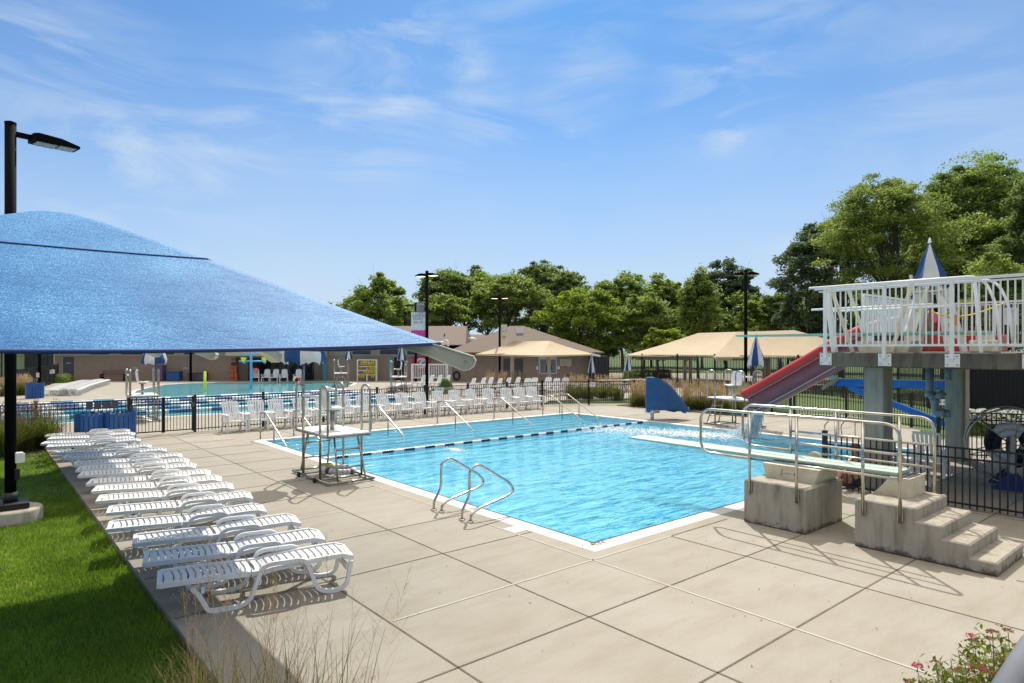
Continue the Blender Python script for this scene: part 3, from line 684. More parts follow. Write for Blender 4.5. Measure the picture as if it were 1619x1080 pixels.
mb = MB(mat('ring_white', (.72, .71, .66), .55), mat('ring_band', (.10, .05, .14), .6))
for k in range(24):
    a0, a1 = 2*math.pi*k/24, 2*math.pi*(k+1)/24
    mb.tube([(.33*math.cos(a), .33*math.sin(a), 0) for a in (a0, (a0+a1)/2, a1)], .062, 10, mi=1 if k % 6 == 0 else 0)
tag(mb.build('ring_buoy', None, (-.62, 7.05, .115), rot=(R(3), R(4), .3)), 'white ring buoy lying on the base of the near guard stand', 'ring buoy')
mb = MB(mat('straw_rope', (.60, .52, .28), .9)); 
for k in range(3): mb.tube([(.18*math.cos(a/12*6.28)*(1-.1*k), .12*math.sin(a/12*6.28), .02*k) for a in range(12)], .016, 6, True)
tag(mb.build('rope_coil', None, (-.80, 7.30, .17)), 'coiled pale rope on top of the ring buoy', 'rope')

# ================================================================ pool rails and ladder
def rail_foot(mb, p): mb.lathe([(.055, 0), (.055, .012), (.03, .02)], 14, p)
t = empty('pool_ladder', (0, 0, 0), 0, 'bent stainless steel pool ladder handrails at the left edge of the diving pool', 'pool ladder')
for y in (2.93, 2.10):
    s = .10 if y > 2.5 else -.10
    P = [(-.74, y+.10, 0), (-.74, y+.10, .14), (-.60, y+.09, .36), (-.60, y+.08, .80), (-.44, y+.07, .88), (.18, y, .50), (.26, y-.03, .36), (.10, y-.05, .30), (-.52, y-.10, .20), (-.70, y-.10, .13), (-.72, y-.10, 0)]
    mb = MB(STEEL); mb.tube(fillet(P, .11, 6), .0215, 12); mb.build('handrail', t)
    mb = MB(STEEL); rail_foot(mb, (-.74, y+.10, .002)); rail_foot(mb, (-.72, y-.10, .002)); mb.build('escutcheon', t)
rx = [(0.0, 'first'), (1.05, 'second'), (3.78, 'third'), (6.50, 'fourth'), (9.20, 'fifth'), (11.85, 'sixth'), (12.85, 'last')]
pr = None
for x, nm in rx:
    lab = f'stainless handrail sloping down over the pool steps, {nm} from the left' if nm != 'last' else 'stainless handrail sloping down over the pool steps, rightmost of the seven'
    if pr is None:
        pr = empty('step_handrail', (x, 0, 0), 0, lab, 'handrail', 'handrails over the underwater steps')
        mb = MB(GALV); mb.tube([(0, 13.92, 0), (0, 13.92, .80)], .021, 10); mb.build('post', pr)
        mb = MB(GALV); mb.tube([(0, 12.75, -.45), (0, 12.75, .50)], .021, 10); mb.build('post', pr)
        mb = MB(STEEL); mb.tube(fillet([(0, 13.92, .80), (0, 13.45, .84), (0, 11.75, .0), (0, 11.45, -.35)], .14, 5), .023, 12); mb.build('rail', pr)
    else: dup(pr, (x, 0, 0), 0, lab)
# pool lift under its blue cover
t = empty('pool_lift', (13.72, 9.60, 0), 0, 'pool lift under a draped dark blue cover on a white post', 'pool lift')
mb = MB(mat('lift_white', (.66, .72, .76), .4)); mb.tube([(0, 0, 0), (0, 0, .30)], .07, 12); mb.bbox(-.24, .24, -.20, .20, .26, .42, .02); mb.build('post', t)
mb = MB(mat('lift_cover', (.012, .075, .21), .62, c2=(.009, .055, .16), ns=3, bump=.3, bs=9))
vs = []; rows = 14; K = 28; side = RT.copy(); fwv = FW.copy()
for i in range(rows+1):
    t_ = i/rows; z = 1.66 - 1.30*t_
    x0 = -.24 - .02*t_; x1 = .42 + 1.05*t_**.75
    dp = .26+.10*t_
    for k in range(K):
        a = 2*math.pi*k/K; cx_, sx_ = math.cos(a), math.sin(a); q = abs(cx_)**.6*(1 if cx_ > 0 else -1)
        u = (x0+x1)/2 + q*(x1-x0)/2; v_ = dp*abs(sx_)**.7*(1 if sx_ > 0 else -1)*(1-.35*max(0, cx_)*t_)
        fold = 1+.07*math.sin(a*7+t_*4)*t_ ; zz_ = z + (.07*math.sin(a*3+1) + .05*math.sin(a*8) if i == rows else 0) + .16*(1-t_)*(-max(0, q))*.7
        p_ = side*u + fwv*(v_*fold); vs.append((p_.x, p_.y, zz_))
mb.add(vs, [(i*K+k, i*K+(k+1) % K, (i+1)*K+(k+1) % K, (i+1)*K+k) for i in range(rows) for k in range(K)] , True); mb.add(vs[:K], [tuple(range(K))], False)
mb.build('cover', t)

# ================================================================ black picket fences
def fence(name, pts, label, h=1.17, gap=.105, post_every=2.35, group='black aluminium picket fences', pw=.020, z=0, skip=None, postw=.078):
    """pts: polyline; posts, one picket panel between each pair of posts"""
    t = empty(name, (pts[0][0], pts[0][1], z), 0, label, 'fence', group); o = Vector((pts[0][0], pts[0][1], 0))
    P = []
    for a, b in zip(pts[:-1], pts[1:]):
        a = Vector((a[0], a[1], 0))-o; b = Vector((b[0], b[1], 0))-o; n_ = max(1, round((b-a).length/post_every))
        P += [a+(b-a)*k/n_ for k in range(n_)]
    P.append(Vector((pts[-1][0], pts[-1][1], 0))-o)
    for p in P:
        mb = MB(BLACK); mb.box(p.x-postw/2, p.x+postw/2, p.y-postw/2, p.y+postw/2, 0, h+.06); mb.box(p.x-postw*.6, p.x+postw*.6, p.y-postw*.6, p.y+postw*.6, h+.06, h+.075); mb.build('post', t)
    for a, b in zip(P[:-1], P[1:]):
        mb = MB(BLACK); d = (b-a).normalized(); n_ = max(2, round((b-a).length/gap)); a2, b2 = a+d*.03, b-d*.03
        for zz_ in (h-.015, h-.19, .10): mb.beam(a2+Vector((0, 0, zz_)), b2+Vector((0, 0, zz_)), .026, .03)
        for k in range(1, n_):
            p = a+(b-a)*k/n_; mb.beam((p.x, p.y, .03), (p.x, p.y, h-.02), pw, pw, up=(d.x, d.y, 0))
        mb.build('picket_panel', t)
    return t
def sign_on(label, loc, rz, s, w_=.30, h_=.22, cat='sign'):
    t = empty('depth_sign', loc, rz, label, cat, None); mb = MB(mat('sign_white', (.72, .72, .72), .5)); mb.box(-w_/2, w_/2, -.006, .006, -h_/2, h_/2); mb.build('plate', t)
    text('lettering', s, h_*.72, TEXT, t, (0, -.008, 0), (R(90), 0, 0), .001); return t
FY = 17.05
fence('picket_fence', [(-12.5, FY), (-3.02, FY)], 'black picket fence between the lawn and the lap pool, left of the gate')
fence('picket_fence', [(-1.10, FY), (14.7, FY), (16.9, 16.0), (18.6, 14.6)], 'long black picket fence behind the row of white chairs')
fence('picket_fence', [(18.66, 14.5), (19.4, 12), (20.0, 8), tuple(at(1250, 26.7).xy)], 'black picket fence behind the tall grasses by the red slide')
fence('picket_fence', [tuple(at(1256, 26.6).xy), tuple(at(1338, 25.2).xy), tuple(at(1441, 22.8).xy), tuple(at(1520, 21).xy)], 'black picket fence seen past the first concrete column, below the blue beam', post_every=2.6)
fence('picket_fence', [tuple(at(1484, 16.5).xy), tuple(at(1720, 15.6).xy)], 'black picket fence right of the second concrete column, behind the reel', post_every=2.3)
fence('picket_fence', [(6.22, -.48), (6.45, -8.9)], 'black picket fence in front of the concrete columns, beside the steps', h=1.07, post_every=4.3)
for x0, x1, nm, lab in ((-2.96, -2.07, 'left', 'left leaf of the closed black picket gate by the blue bins'), (-1.17, -2.03, 'right', 'right leaf of the closed black picket gate by the blue bins')):
    t = empty('picket_gate', (x0, FY, 0), 0, lab, 'gate', 'gate leaves by the blue bins'); s = 1 if x1 > x0 else -1; wd = abs(x1-x0)
    for k, x in enumerate((0, wd)): 
        mb = MB(BLACK); mb.box(s*x-.028, s*x+.028, -.028, .028, .05, 1.2); mb.build('stile', t)
    mb = MB(BLACK)
    for z in (.10, .98, 1.15): mb.beam((s*.03, 0, z), (s*(wd-.03), 0, z), .028, .035)
    for k in range(1, 9): mb.box(s*wd*k/9-.008, s*wd*k/9+.008, -.008, .008, .1, 1.15)
    mb.build('picket_panel', t); mb = MB(DKGREY); mb.box(-.05, .05, -.05, .05, .85, 1.0); mb.build('hinge', t)
sign_on('white depth sign on the fence seen through the near guard stand', (3.45, FY-.04, 1.02), 0, '12')
sign_on('white depth sign on the fence behind the middle chairs', (8.65, FY-.04, 1.0), 0, '0 P', .42)
sign_on('white depth sign on the fence right of the last white chair', (17.0, 15.9, 1.0), R(-38), '7 6', .36)
sign_on('white number sign on the fence between the grey pipe and the concrete column', tuple(at(1490, 20.6, 636)), -HU-R(10), '2 6', .36, .18)
t = empty('notice_board', (-3.75, FY-.03, 1.03), 0, 'row of four dark grey notice plates on the fence above the blue bins', 'sign')
for k in range(4):
    mb = MB(mat('grey_plate', (.10, .10, .12), .5)); mb.box(-.42+k*.22, -.24+k*.22, -.008, .008, -.11, .11); mb.build('plate', t)
# slatted bins
def bins(label, loc, r=.44, h=.86, rz=0, group='blue slatted bins'):
    t = empty('slatted_bin', loc, rz, label, 'bin', group)
    mb = MB(BLUEP); n_ = 22
    for k in range(n_):
        a = 2*math.pi*k/n_; c, s = math.cos(a), math.sin(a); w_ = r*math.pi/n_*.86
        top = h+(.03 if k % 2 else 0)
        P = [(c*r-s*w_*e, s*r+c*w_*e, z) for z in (0.03, top) for e in (-1, 1)]; Q = [(x*.95, y*.95, z) for x, y, z in P]
        mb.add(P+Q, [(0, 1, 3, 2), (4, 6, 7, 5), (2, 3, 7, 6), (0, 4, 5, 1), (0, 2, 6, 4), (1, 5, 7, 3)])
    mb.build('slats', t)
    mb = MB(RUBBER); mb.lathe([(r*.90, .05), (r*.90, h-.08), (r*.8, h-.04), (r*.35, h-.02), (r*.33, h-.1)], 22); mb.build('liner', t)
    mb = MB(BLUEP); mb.lathe([(r*.93, .12), (r*.955, .12), (r*.955, .18), (r*.93, .18)], 22); mb.lathe([(r*.93, h-.2), (r*.955, h-.2), (r*.955, h-.14), (r*.93, h-.14)], 22); mb.build('hoop', t)
    return t
bins('left one of two round blue slatted bins by the gate', (-4.10, 16.35, 0))
bins('right one of two round blue slatted bins by the gate', (-3.42, 16.15, 0), rz=.1)
bins('round blue slatted bin beyond the lap pool beside the pile of loungers', at(55, 36.4), r=.44)

# ================================================================ lamp posts
def lamp_head(t, px_dir, L_=.68, z=6.45, arm=.28, lit=0):
    d = Vector((math.cos(px_dir), math.sin(px_dir), 0)); s = Vector((-d.y, d.x, 0))
    def f(u, v, w_): return d*u + s*(w_-.16) + Vector((0, 0, z+v))
    mb = MB(POLE); mb.beam(d*.05+Vector((0, 0, z)), d*(arm+.06)+Vector((0, 0, z)), .07, .08); mb.build('arm', t)
    mb = MB(POLE); mb.prism([(arm, -.07), (arm, .05), (arm+.08, .07), (arm+L_*.6, .05), (arm+L_, -.02), (arm+L_, -.06)], .32, f); h = mb.build('lamp_head', t)
    mb = MB(mat('lamp_lens_lit', (1, .93, .75), .4, emis=1.6) if lit else mat('lamp_lens', (.25, .30, .32), .25, c2=(.12, .14, .15), ns=60))
    mb.prism([(arm+.05, -.084), (arm+.05, -.072), (arm+L_*.52, -.072), (arm+L_*.52, -.084)], .28, lambda u, v, w_: f(u, v, w_+.02)); mb.prism([(arm+L_*.56, -.078), (arm+L_*.56, -.066), (arm+L_-.05, -.064), (arm+L_-.05, -.076)], .28, lambda u, v, w_: f(u, v, w_+.02)); l = mb.build('lens', h)
    return t
def lamp(label, loc, dirs, group='black lamp posts', w_=.08, foot=True, lit=0, H=6.60):
    t = empty('lamp_post', loc, 0, label, 'lamp post', group); mb = MB(POLE); mb.tube([(0, 0, 0), (0, 0, H)], w_, 16); mb.lathe([(w_*1.05, 0), (w_*1.05, .03), (.001, .06)], 16, (0, 0, H)); mb.build('pole', t)
    for a in dirs: lamp_head(t, a, lit=lit, z=H-.15, **({} if len(dirs) == 1 else dict(L_=.50, arm=.12)))
    return t
lp = lamp('tall black lamp post on a round concrete footing in the lawn, one lamp head', (-6.34, 7.20, -.1), [R(12)], H=6.6)
mb = MB(BLACK); mb.bbox(-.24, .24, -.24, .24, .24, .34, .01); mb.tube([(0, 0, .3), (0, 0, .5)], .10, 16); mb.build('base_plate', lp)
mb = MB(concrete('footing_concrete', (.50, .46, .38), (.40, .36, .29), (.25, .21, .15), True)); mb.lathe([(.44, -.02), (.44, .20), (.42, .235), (.001, .24)], 40); mb.build('footing', lp)
mb = MB(PAINT); p = RT*.14; mb.bbox(p.x-.05, p.x+.06, p.y-.05, p.y+.05, .98, 1.16, .012); mb.box(p.x+.02, p.x+.08, p.y-.03, p.y+.03, 1.0, 1.13); mb.build('outlet_box', lp)
mb = MB(BLACK); mb.box(.05, .12, -.08, .0, .70, .88); mb.build('junction_box', lp)
A0 = -HU
l2 = lamp('black double lamp post with a white event banner', at(675, 31.9), [A0+R(150), A0+R(-25)], lit=1)
b = empty('event_banner', at(675, 31.9), -HU, 'white pole banner reading FLICK N FLOAT July 25 with a pink foot', 'banner')
def bz(py, d=31.9): return gz(py, d)
mb = MB(mat('banner_white', (.66, .74, .82), .7)); mb.box(-.78, -.06, -.01, .01, bz(545), bz(493)); mb.build('cloth', b)
mb = MB(mat('banner_pink', (.60, .06, .30), .7)); pk = [(-.78, bz(547)), (-.06, bz(547)), (-.06, bz(523))] + [(-.06-.72*k/12, bz(523)+(.05 if k % 2 else 0)) for k in range(1, 12)] + [(-.78, bz(523))]
mb.prism(pk, .026, lambda u, v, w_: (u, w_-.013, v)); mb.build('pink_foot', b)
DT = mat('banner_lettering', (.03, .06, .10), .8)
text('lettering', "FLICK 'N", .165, DT, b, (-.42, -.013, bz(499.5)), (R(90), 0, 0), .001); text('lettering', 'FLOAT', .165, DT, b, (-.42, -.013, bz(504)), (R(90), 0, 0), .001)
text('lettering', 'July 25', .165, DT, b, (-.42, -.013, bz(509.6)), (R(90), 0, 0), .001)
mb = MB(POLE); mb.tube([(-.78, 0, bz(493)), (0, 0, bz(493))], .015, 6); mb.build('bracket', b)
mb = MB(mat('speaker_grey', (.22, .23, .25), .6)); mb.bbox(-.18, .18, -.12, .12, -.2, .2, .03)
tag(mb.build('loudspeaker', None, at(664.5, 31.8, 487), rot=(0, 0, .3)), 'grey loudspeaker fixed to the banner lamp post', 'loudspeaker')
l3 = lamp('black double lamp post rising behind the near tan canopy', at(790, 46), [A0+R(170), A0+R(-8)], lit=1)
b = empty('pole_banner', at(790, 46), -HU, 'pale green pole banner with faint green lettering and an orange heart', 'banner')
mb = MB(mat('banner_green', (.50, .56, .40), .7, c2=(.56, .50, .42), ns=1)); mb.box(.10, .54, -.01, .01, bz(548, 46), bz(513, 46)); mb.build('cloth', b)
GT = mat('banner_green_text', (.20, .30, .06), .8); text('lettering', 'we R', .20, GT, b, (.32, -.013, bz(523.5, 46)), (R(90), 0, 0), .001)
mb = MB(mat('banner_heart', (.50, .28, .22), .8)); hp = [(.32, -.16)] + [(.32+.15*math.cos(a)*(1 if 1 else 1), .02+.09*math.sin(a)+.04*abs(math.cos(a))) for a in [math.pi*k/10 for k in range(11)]]
mb.prism([(u, bz(533.5, 46)+v) for u, v in hp], .004, lambda u, v, w_: (u, -.016+w_, v)); mb.build('heart', b)
l4 = lamp('black double lamp post behind the far guard stand near the slide', at(1179, 31.5), [A0+R(165), A0+R(-20)])
mb = MB(BLACK); mb.lathe([(.05, .12), (.17, .06), (.19, -.06), (.12, -.13), (.001, -.14)], 14); tag(mb.build('loudspeaker', None, at(1168, 31.4, 488)), 'black dome loudspeaker on the right hand lamp post', 'loudspeaker')
lamp('thin black lamp post by the far fence, its head hidden by the blue canopy', at(62.5, 45), [A0+R(10)], w_=.10)
lamp('black lamp post in front of the long brown building, left of the splash pool', at(301.5, 55.5), [A0+R(-170)], w_=.10)
lamp('black lamp post with one head left of the banner', at(657.5, 54), [A0+R(182)], w_=.10)
lamp('farthest black lamp post, its top just above the brown roof', at(640, 72), [A0+R(182)], w_=.11)
# ================================================================ one metre springboard
def blockmesh(name, poly, x0, x1, parent):
    """poly in (y, z), extruded along x with small chamfers on the side faces"""
    mb = MB(BLOCK); n = len(poly); c = .018
    P = [Vector((y, z, 0)) for y, z in poly]; area = sum(P[i].x*P[(i+1) % n].y-P[(i+1) % n].x*P[i].y for i in range(n)); sg = 1 if area > 0 else -1
    inn = []
    for i in range(n):
        d1 = (P[i]-P[i-1]).normalized(); d2 = (P[(i+1) % n]-P[i]).normalized(); n1 = Vector((-d1.y, d1.x, 0))*sg; n2 = Vector((-d2.y, d2.x, 0))*sg; b = (n1+n2); inn.append(P[i]+b*(c/max(.3, 1+n1.dot(n2))))
    ring = [[(x0, p.x, p.y) for p in inn], [(x0+c, p.x, p.y) for p in P], [(x1-c, p.x, p.y) for p in P], [(x1, p.x, p.y) for p in inn]]
    vs = [q for r_ in ring for q in r_]; fs = [tuple(range(n)), tuple(reversed(range(3*n, 4*n)))]
    for k in range(3): fs += [(k*n+i, k*n+(i+1) % n, (k+1)*n+(i+1) % n, (k+1)*n+i) for i in range(n)]
    mb.add(vs, fs); return mb.build(name, parent)
t = empty('springboard_plinth', (0, 0, 0), 0, 'stained concrete block under the middle of the low springboard', 'concrete block')
blockmesh('block', [(-1.78, 0), (-1.78, .655), (-1.745, .69), (-.815, .69), (-.78, .655), (-.78, 0)], 2.68, 3.95, t)
t = empty('springboard_steps', (0, 0, 0), 0, 'stained concrete block with three steps behind the low springboard', 'concrete steps')
blockmesh('block', [(-2.47, 0), (-2.47, .64), (-2.50, .67), (-3.22, .67), (-3.24, .65), (-3.24, .50), (-3.52, .50), (-3.54, .48), (-3.54, .335), (-3.82, .335), (-3.84, .315), (-3.84, .17), (-4.10, .17), (-4.12, .15), (-4.12, 0)], 2.70, 3.95, t)
t = empty('springboard', (3.57, 0, 0), 0, 'low pale green springboard with its cream fulcrum stand', 'diving board')
mb = MB(BOARD)
vs = []; K = 14
for k in range(K+1):
    y = -2.80+4.93*k/K; z = 1.0-.012*math.sin(k/K*3); th = .055-.025*max(0, k/K-.3)
    vs += [(-.255, y, z), (.255, y, z), (.255, y, z-.022), (.235, y, z-th), (-.235, y, z-th), (-.255, y, z-.022)]
mb.add(vs, [(k*6+i, k*6+(i+1) % 6, (k+1)*6+(i+1) % 6, (k+1)*6+i) for k in range(K) for i in range(6)] + [tuple(range(6)), tuple(reversed(range(K*6, K*6+6)))]); bd = mb.build('board', t)
mb = MB(CREAMF)
mb.prism([(-1.72, .69), (-.93, .69), (-.86, .91), (-1.79, .91)], .74, lambda u, v, w_: (w_-.46, u, v)); mb.build('fulcrum_housing', t)
mb = MB(mat('fulcrum_dark', (.06, .055, .05), .7)); mb.box(-.30, .30, -1.70, -.95, .912, .93); mb.box(-.22, .22, -1.5, -1.15, .93, .948); mb.tube([(-.30, -1.33, .925), (.40, -1.33, .925)], .028, 10); mb.build('fulcrum_roller', t)
mb = MB(CREAMF); mb.tube([(.34, -1.33, .93), (.40, -1.33, .93)], .13, 20); mb.build('fulcrum_wheel', t)
mb = MB(CREAMF); mb.prism([(-2.50, .672), (-2.98, .672), (-2.98, .94), (-2.72, .94), (-2.62, .80)], .62, lambda u, v, w_: (w_-.31, u, v)); mb.build('rear_stand', t)
mb = MB(mat('hinge_dark', (.05, .05, .05), .6)); mb.box(-.26, .26, -2.96, -2.80, .90, .943); mb.tube([(-.33, -2.86, .93), (.33, -2.86, .93)], .03, 8); mb.build('hinge', t)
MK = mat('board_mark', (.10, .085, .06), .8)
text('lettering', 'J', .11, MK, t, (-.464, -1.20, .81), (R(84), 0, R(-90)), .001); text('lettering', 'n', .12, MK, t, (-.464, -1.42, .80), (R(84), 0, R(-90)), .001)
mb = MB(MK); mb.box(-.463, -.4615, -1.37, -1.24, .79, .796); mb.build('lettering', t)
for x, nm in ((2.655, 'near'), (3.985, 'far')):
    t = empty('springboard_guardrail', (x, 0, 0), 0, f'polished steel guardrail along the {nm} side of the low springboard', 'guardrail', 'guardrails of the low springboard')
    for y, zt, zb in ((-.90, 1.745, .47), (-1.66, 1.745, .46), (-2.60, 1.745, .46)):
        mb = MB(STEEL); mb.tube([(0, y, zb), (0, y, zt)], .0225, 12); mb.build('post', t)
        mb = MB(GALV); s = 1 if nm == 'near' else -1; mb.box(0, s*.028, y-.035, y+.035, zb+.02, zb+.2); mb.build('bracket', t)
    mb = MB(STEEL); mb.tube(fillet([(0, -.90, 1.03), (0, 0.0, 1.03), (0, 0.0, 1.76), (0, -3.07, 1.76), (0, -3.07, .45)], .22, 8), .0225, 12); mb.build('loop_rail', t)
    mb = MB(GALV); mb.box(0, (1 if nm == 'near' else -1)*.028, -3.105, -3.035, .47, .65); mb.build('bracket', t)
    mb = MB(STEEL); mb.tube([(0, -.90, 1.36), (0, -3.07, 1.36)], .018, 10); mb.build('middle_rail', t)
    mb = MB(STEEL); mb.tube([(0, -.90, 1.03), (0, -3.07, 1.03)], .018, 10); mb.build('lower_rail', t)

# ================================================================ high platform
SX0, SX1, SY0, SY1, SZ0, SZ1 = 6.40, 13.6, -.27, -9.5, 2.42, 2.71
t = empty('diving_platform', (0, 0, 0), 0, 'mildewed concrete platform slab on square columns beside the pool', 'platform')
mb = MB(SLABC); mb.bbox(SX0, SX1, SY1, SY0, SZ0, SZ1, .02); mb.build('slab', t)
for x, y in ((6.83, -.97), (11.9, -.90), (6.83, -7.6), (11.9, -7.6)):
    mb = MB(COLC); mb.bbox(x, x+.50, y-.36, y, 0, SZ0-.002, .015); mb.build('column', t)
mb = MB(mat('cream_cover_strip', (.60, .55, .44), .6)); mb.box(12.05, 12.37, -1.30, -1.265, .05, SZ0-.01)
for k in range(7): mb.lathe([(.012, 0), (.012, .012)], 6, (12.2, -1.30, .3+k*.33))
mb.build('cover_strip', t)
def platform_rail(label, a, b, inset_plate=True, h=4.0, gap=.1, post=1.10):
    a = Vector(a); b = Vector(b); t = empty('platform_railing', a, 0, label, 'railing', 'white railings of the high platform'); v = b-a; L_ = v.length; d = v/L_
    n_ = max(1, round(L_/post)); z0 = -.001 if not inset_plate else -.12
    nrm = Vector((-1, 0, 0)) if inset_plate else Vector((0, 0, 0))
    for k in range(n_+1):
        p = d*(L_*k/n_) + nrm*.035; mb = MB(PAINT); mb.bbox(p.x-.03, p.x+.03, p.y-.03, p.y+.03, SZ1+z0, h-.03, .004); mb.build('post', t)
        if inset_plate:
            mb = MB(PAINT); mb.bbox(p.x+.020, p.x+.033, p.y-.115, p.y+.115, SZ1-.26, SZ1-.03, .002)
            mb.build('base_plate', t); mb = MB(GALV)
            for u in (-.075, .075):
                for w_ in (-.22, -.07): mb.tube([(p.x+.021, p.y+u, SZ1+w_), (p.x+.008, p.y+u, SZ1+w_)], .013, 6)
            mb.build('bolt', t)
    e = d*(.20 if inset_plate else .0)
    mb = MB(PAINT); mb.beam(-e+Vector((-.035*inset_plate, 0, h-.01)), d*L_+Vector((-.035*inset_plate, 0, h-.01)), .06, .05); mb.beam(Vector((-.035*inset_plate, 0, h-.07))-e*.6, d*L_+Vector((-.035*inset_plate, 0, h-.07)), .035, .03); mb.build('top_rail', t)
    mb = MB(PAINT); mb.beam(Vector((-.035*inset_plate, 0, SZ1+.13))-e*.6, d*L_+Vector((-.035*inset_plate, 0, SZ1+.13)), .045, .04); mb.build('bottom_rail', t)
    for k in range(n_):
        mb = MB(PAINT); p0 = d*(L_*k/n_)+nrm*.035; q = L_/n_; m_ = max(2, round(q/gap))
        for i in range(1, m_): p = p0+d*(q*i/m_); mb.box(p.x-.011, p.x+.011, p.y-.011, p.y+.011, SZ1+.14, h-.06)
        mb.build('picket_panel', t)
    return t
platform_rail('white picket railing along the near edge of the high platform', (SX0, -.42, 0), (SX0, -9.2, 0))
platform_rail('white railing across the pool end of the high platform', (8.46, SY0-.05, 0), (11.65, SY0-.05, 0), False)
platform_rail('white picket railing along the far edge of the high platform', (13.5, -.45, 0), (13.5, -9.2, 0), False)
t = empty('safety_rope', (0, 0, 0), 0, 'yellow rope sagging across the high platform with an orange tag', 'rope')
mb = MB(mat('rope_yellow', (.85, .60, .01), .6)); a = at(1474, 13.8, 493.5); m_ = at(1512, 13.9, 499); c_ = at(1588, 14.2, 479)
P = [a.lerp(c_, k/16) - Vector((0, 0, .17*math.sin(math.pi*(k/16)**.85))) for k in range(17)]; mb.tube(P, .016, 6); mb.build('rope', t)
mb = MB(mat('tag_orange', (.80, .28, .02), .7)); q = at(1511, 13.9, 506); mb.bbox(q.x-.035, q.x+.035, q.y-.02, q.y+.02, q.z-.12, q.z+.12, .01); mb.build('tag', t)
t = empty('rules_notice', at(1598, 14.4, 500), -HU, 'white printed notice on the railing at the right end of the high platform', 'sign')
mb = MB(mat('paper', (.72, .72, .72), .6), mat('faint_print', (.45, .45, .50), .7)); mb.box(-.15, .15, -.006, .006, -.19, .19)
for k in range(7): mb.box(-.10, .10-.03*(k % 3), -.010, -.007, .13-.045*k, .145-.045*k, mi=1)
mb.build('sheet', t)

# three metre board with its rails
t = empty('high_springboard', (7.2, 0, 0), 0, 'high aqua springboard reaching out over the pool from the platform', 'diving board')
mb = MB(mat('board_edge_aqua', (.30, .55, .50), .6)); vs = []; K = 14
for k in range(K+1):
    y = -2.97+4.88*k/K; z = 3.10; th = .06-.028*max(0, k/K-.3)
    vs += [(-.255, y, z), (.255, y, z), (.255, y, z-.022), (.235, y, z-th), (-.235, y, z-th), (-.255, y, z-.022)]
mb.add(vs, [(k*6+i, k*6+(i+1) % 6, (k+1)*6+(i+1) % 6, (k+1)*6+i) for k in range(K) for i in range(6)] + [tuple(range(6)), tuple(reversed(range(K*6, K*6+6)))]); mb.build('board', t)
mb = MB(CREAMF); mb.prism([(-1.75, SZ1), (-.88, SZ1), (-.80, SZ1+.22), (-1.82, SZ1+.22)], .7, lambda u, v, w_: (w_-.35, u, v)); mb.build('fulcrum_housing', t)
mb = MB(mat('fulcrum_dark', (.06, .055, .05), .7)); mb.box(-.2, .2, -1.5, -1.1, SZ1+.222, 3.035); mb.build('fulcrum_roller', t)
mb = MB(CREAMF); mb.bbox(-.3, .3, -3.08, -2.72, SZ1, SZ1+.22, .02); mb.box(-.2, .2, -3.0, -2.8, SZ1+.22, 3.035); mb.build('rear_stand', t)
for x in (-.42, .42):
    mb = MB(PAINT); mb.tube(fillet([(x, .10, 4.06), (x, -2.95, 4.06), (x, -3.15, 3.6), (x, -3.22, 2.72)], .22, 6), .024, 10); mb.build('top_rail', t)
    mb = MB(PAINT); mb.tube([(x, .05, 3.60), (x, -2.2, 3.60)], .022, 10); mb.build('middle_rail', t)
    for y0, y1 in ((-.36, -.78), (-1.85, -1.50)):
        mb = MB(CREAMF); mb.beam((x, y0, 4.02), (x, y1, SZ1), .07, .03, up=(1, 0, 0)); mb.build('brace', t)
mb = MB(PAINT)
for x in (-.58, -.50): mb.beam((x, -.33, 4.0), (x, -.48, SZ1), .08, .05, up=(1, 0, 0))
mb.beam((-.45, -2.85, 4.0), (-.45, -2.95, SZ1), .05, .05); mb.build('brace', t)

# wooden guard chair and umbrella on the platform
cp = Vector((9.9, -1.25, SZ1))
t = empty('wooden_guard_chair', cp, 0, 'white wooden lifeguard chair with splayed legs on the high platform', 'lifeguard chair')
for sx in (-1, 1):
    for sy in (-1, 1):
        mb = MB(WPAINT); mb.beam((sx*.26, sy*.18, 1.45), (sx*.52, sy*.46, 0), .09, .12); mb.build('leg', t)
mb = MB(WPAINT)
for z in (.35, .68, 1.0): mb.beam((-.30, -.42+.13*z, z), (.30, -.42+.13*z, z), .05, .10)
mb.build('rung', t); mb = MB(WPAINT); mb.bbox(-.32, .32, -.30, .30, 1.02, 1.07, .01); mb.build('seat', t)
mb = MB(WPAINT); mb.beam((-.30, .24, 1.1), (-.28, .36, 1.75), .08, .05); mb.beam((.30, .24, 1.1), (.28, .36, 1.75), .08, .05)
for z in (1.25, 1.42, 1.6): mb.beam((-.29, .26+(z-1.1)*.18, z), (.29, .26+(z-1.1)*.18, z), .02, .12)
mb.build('backrest', t); mb = MB(WPAINT); mb.beam((-.36, -.3, 1.35), (-.36, .3, 1.35), .09, .03); mb.beam((.36, -.3, 1.35), (.36, .3, 1.35), .09, .03); mb.build('armrest', t)
umbrella('furled blue and white umbrella rising above the high platform railing', tuple(at(1470, 14.6)), gz(458, 14.6), gz(384, 14.6), .42, pole_bottom=SZ1, gores=6, rz=R(112))
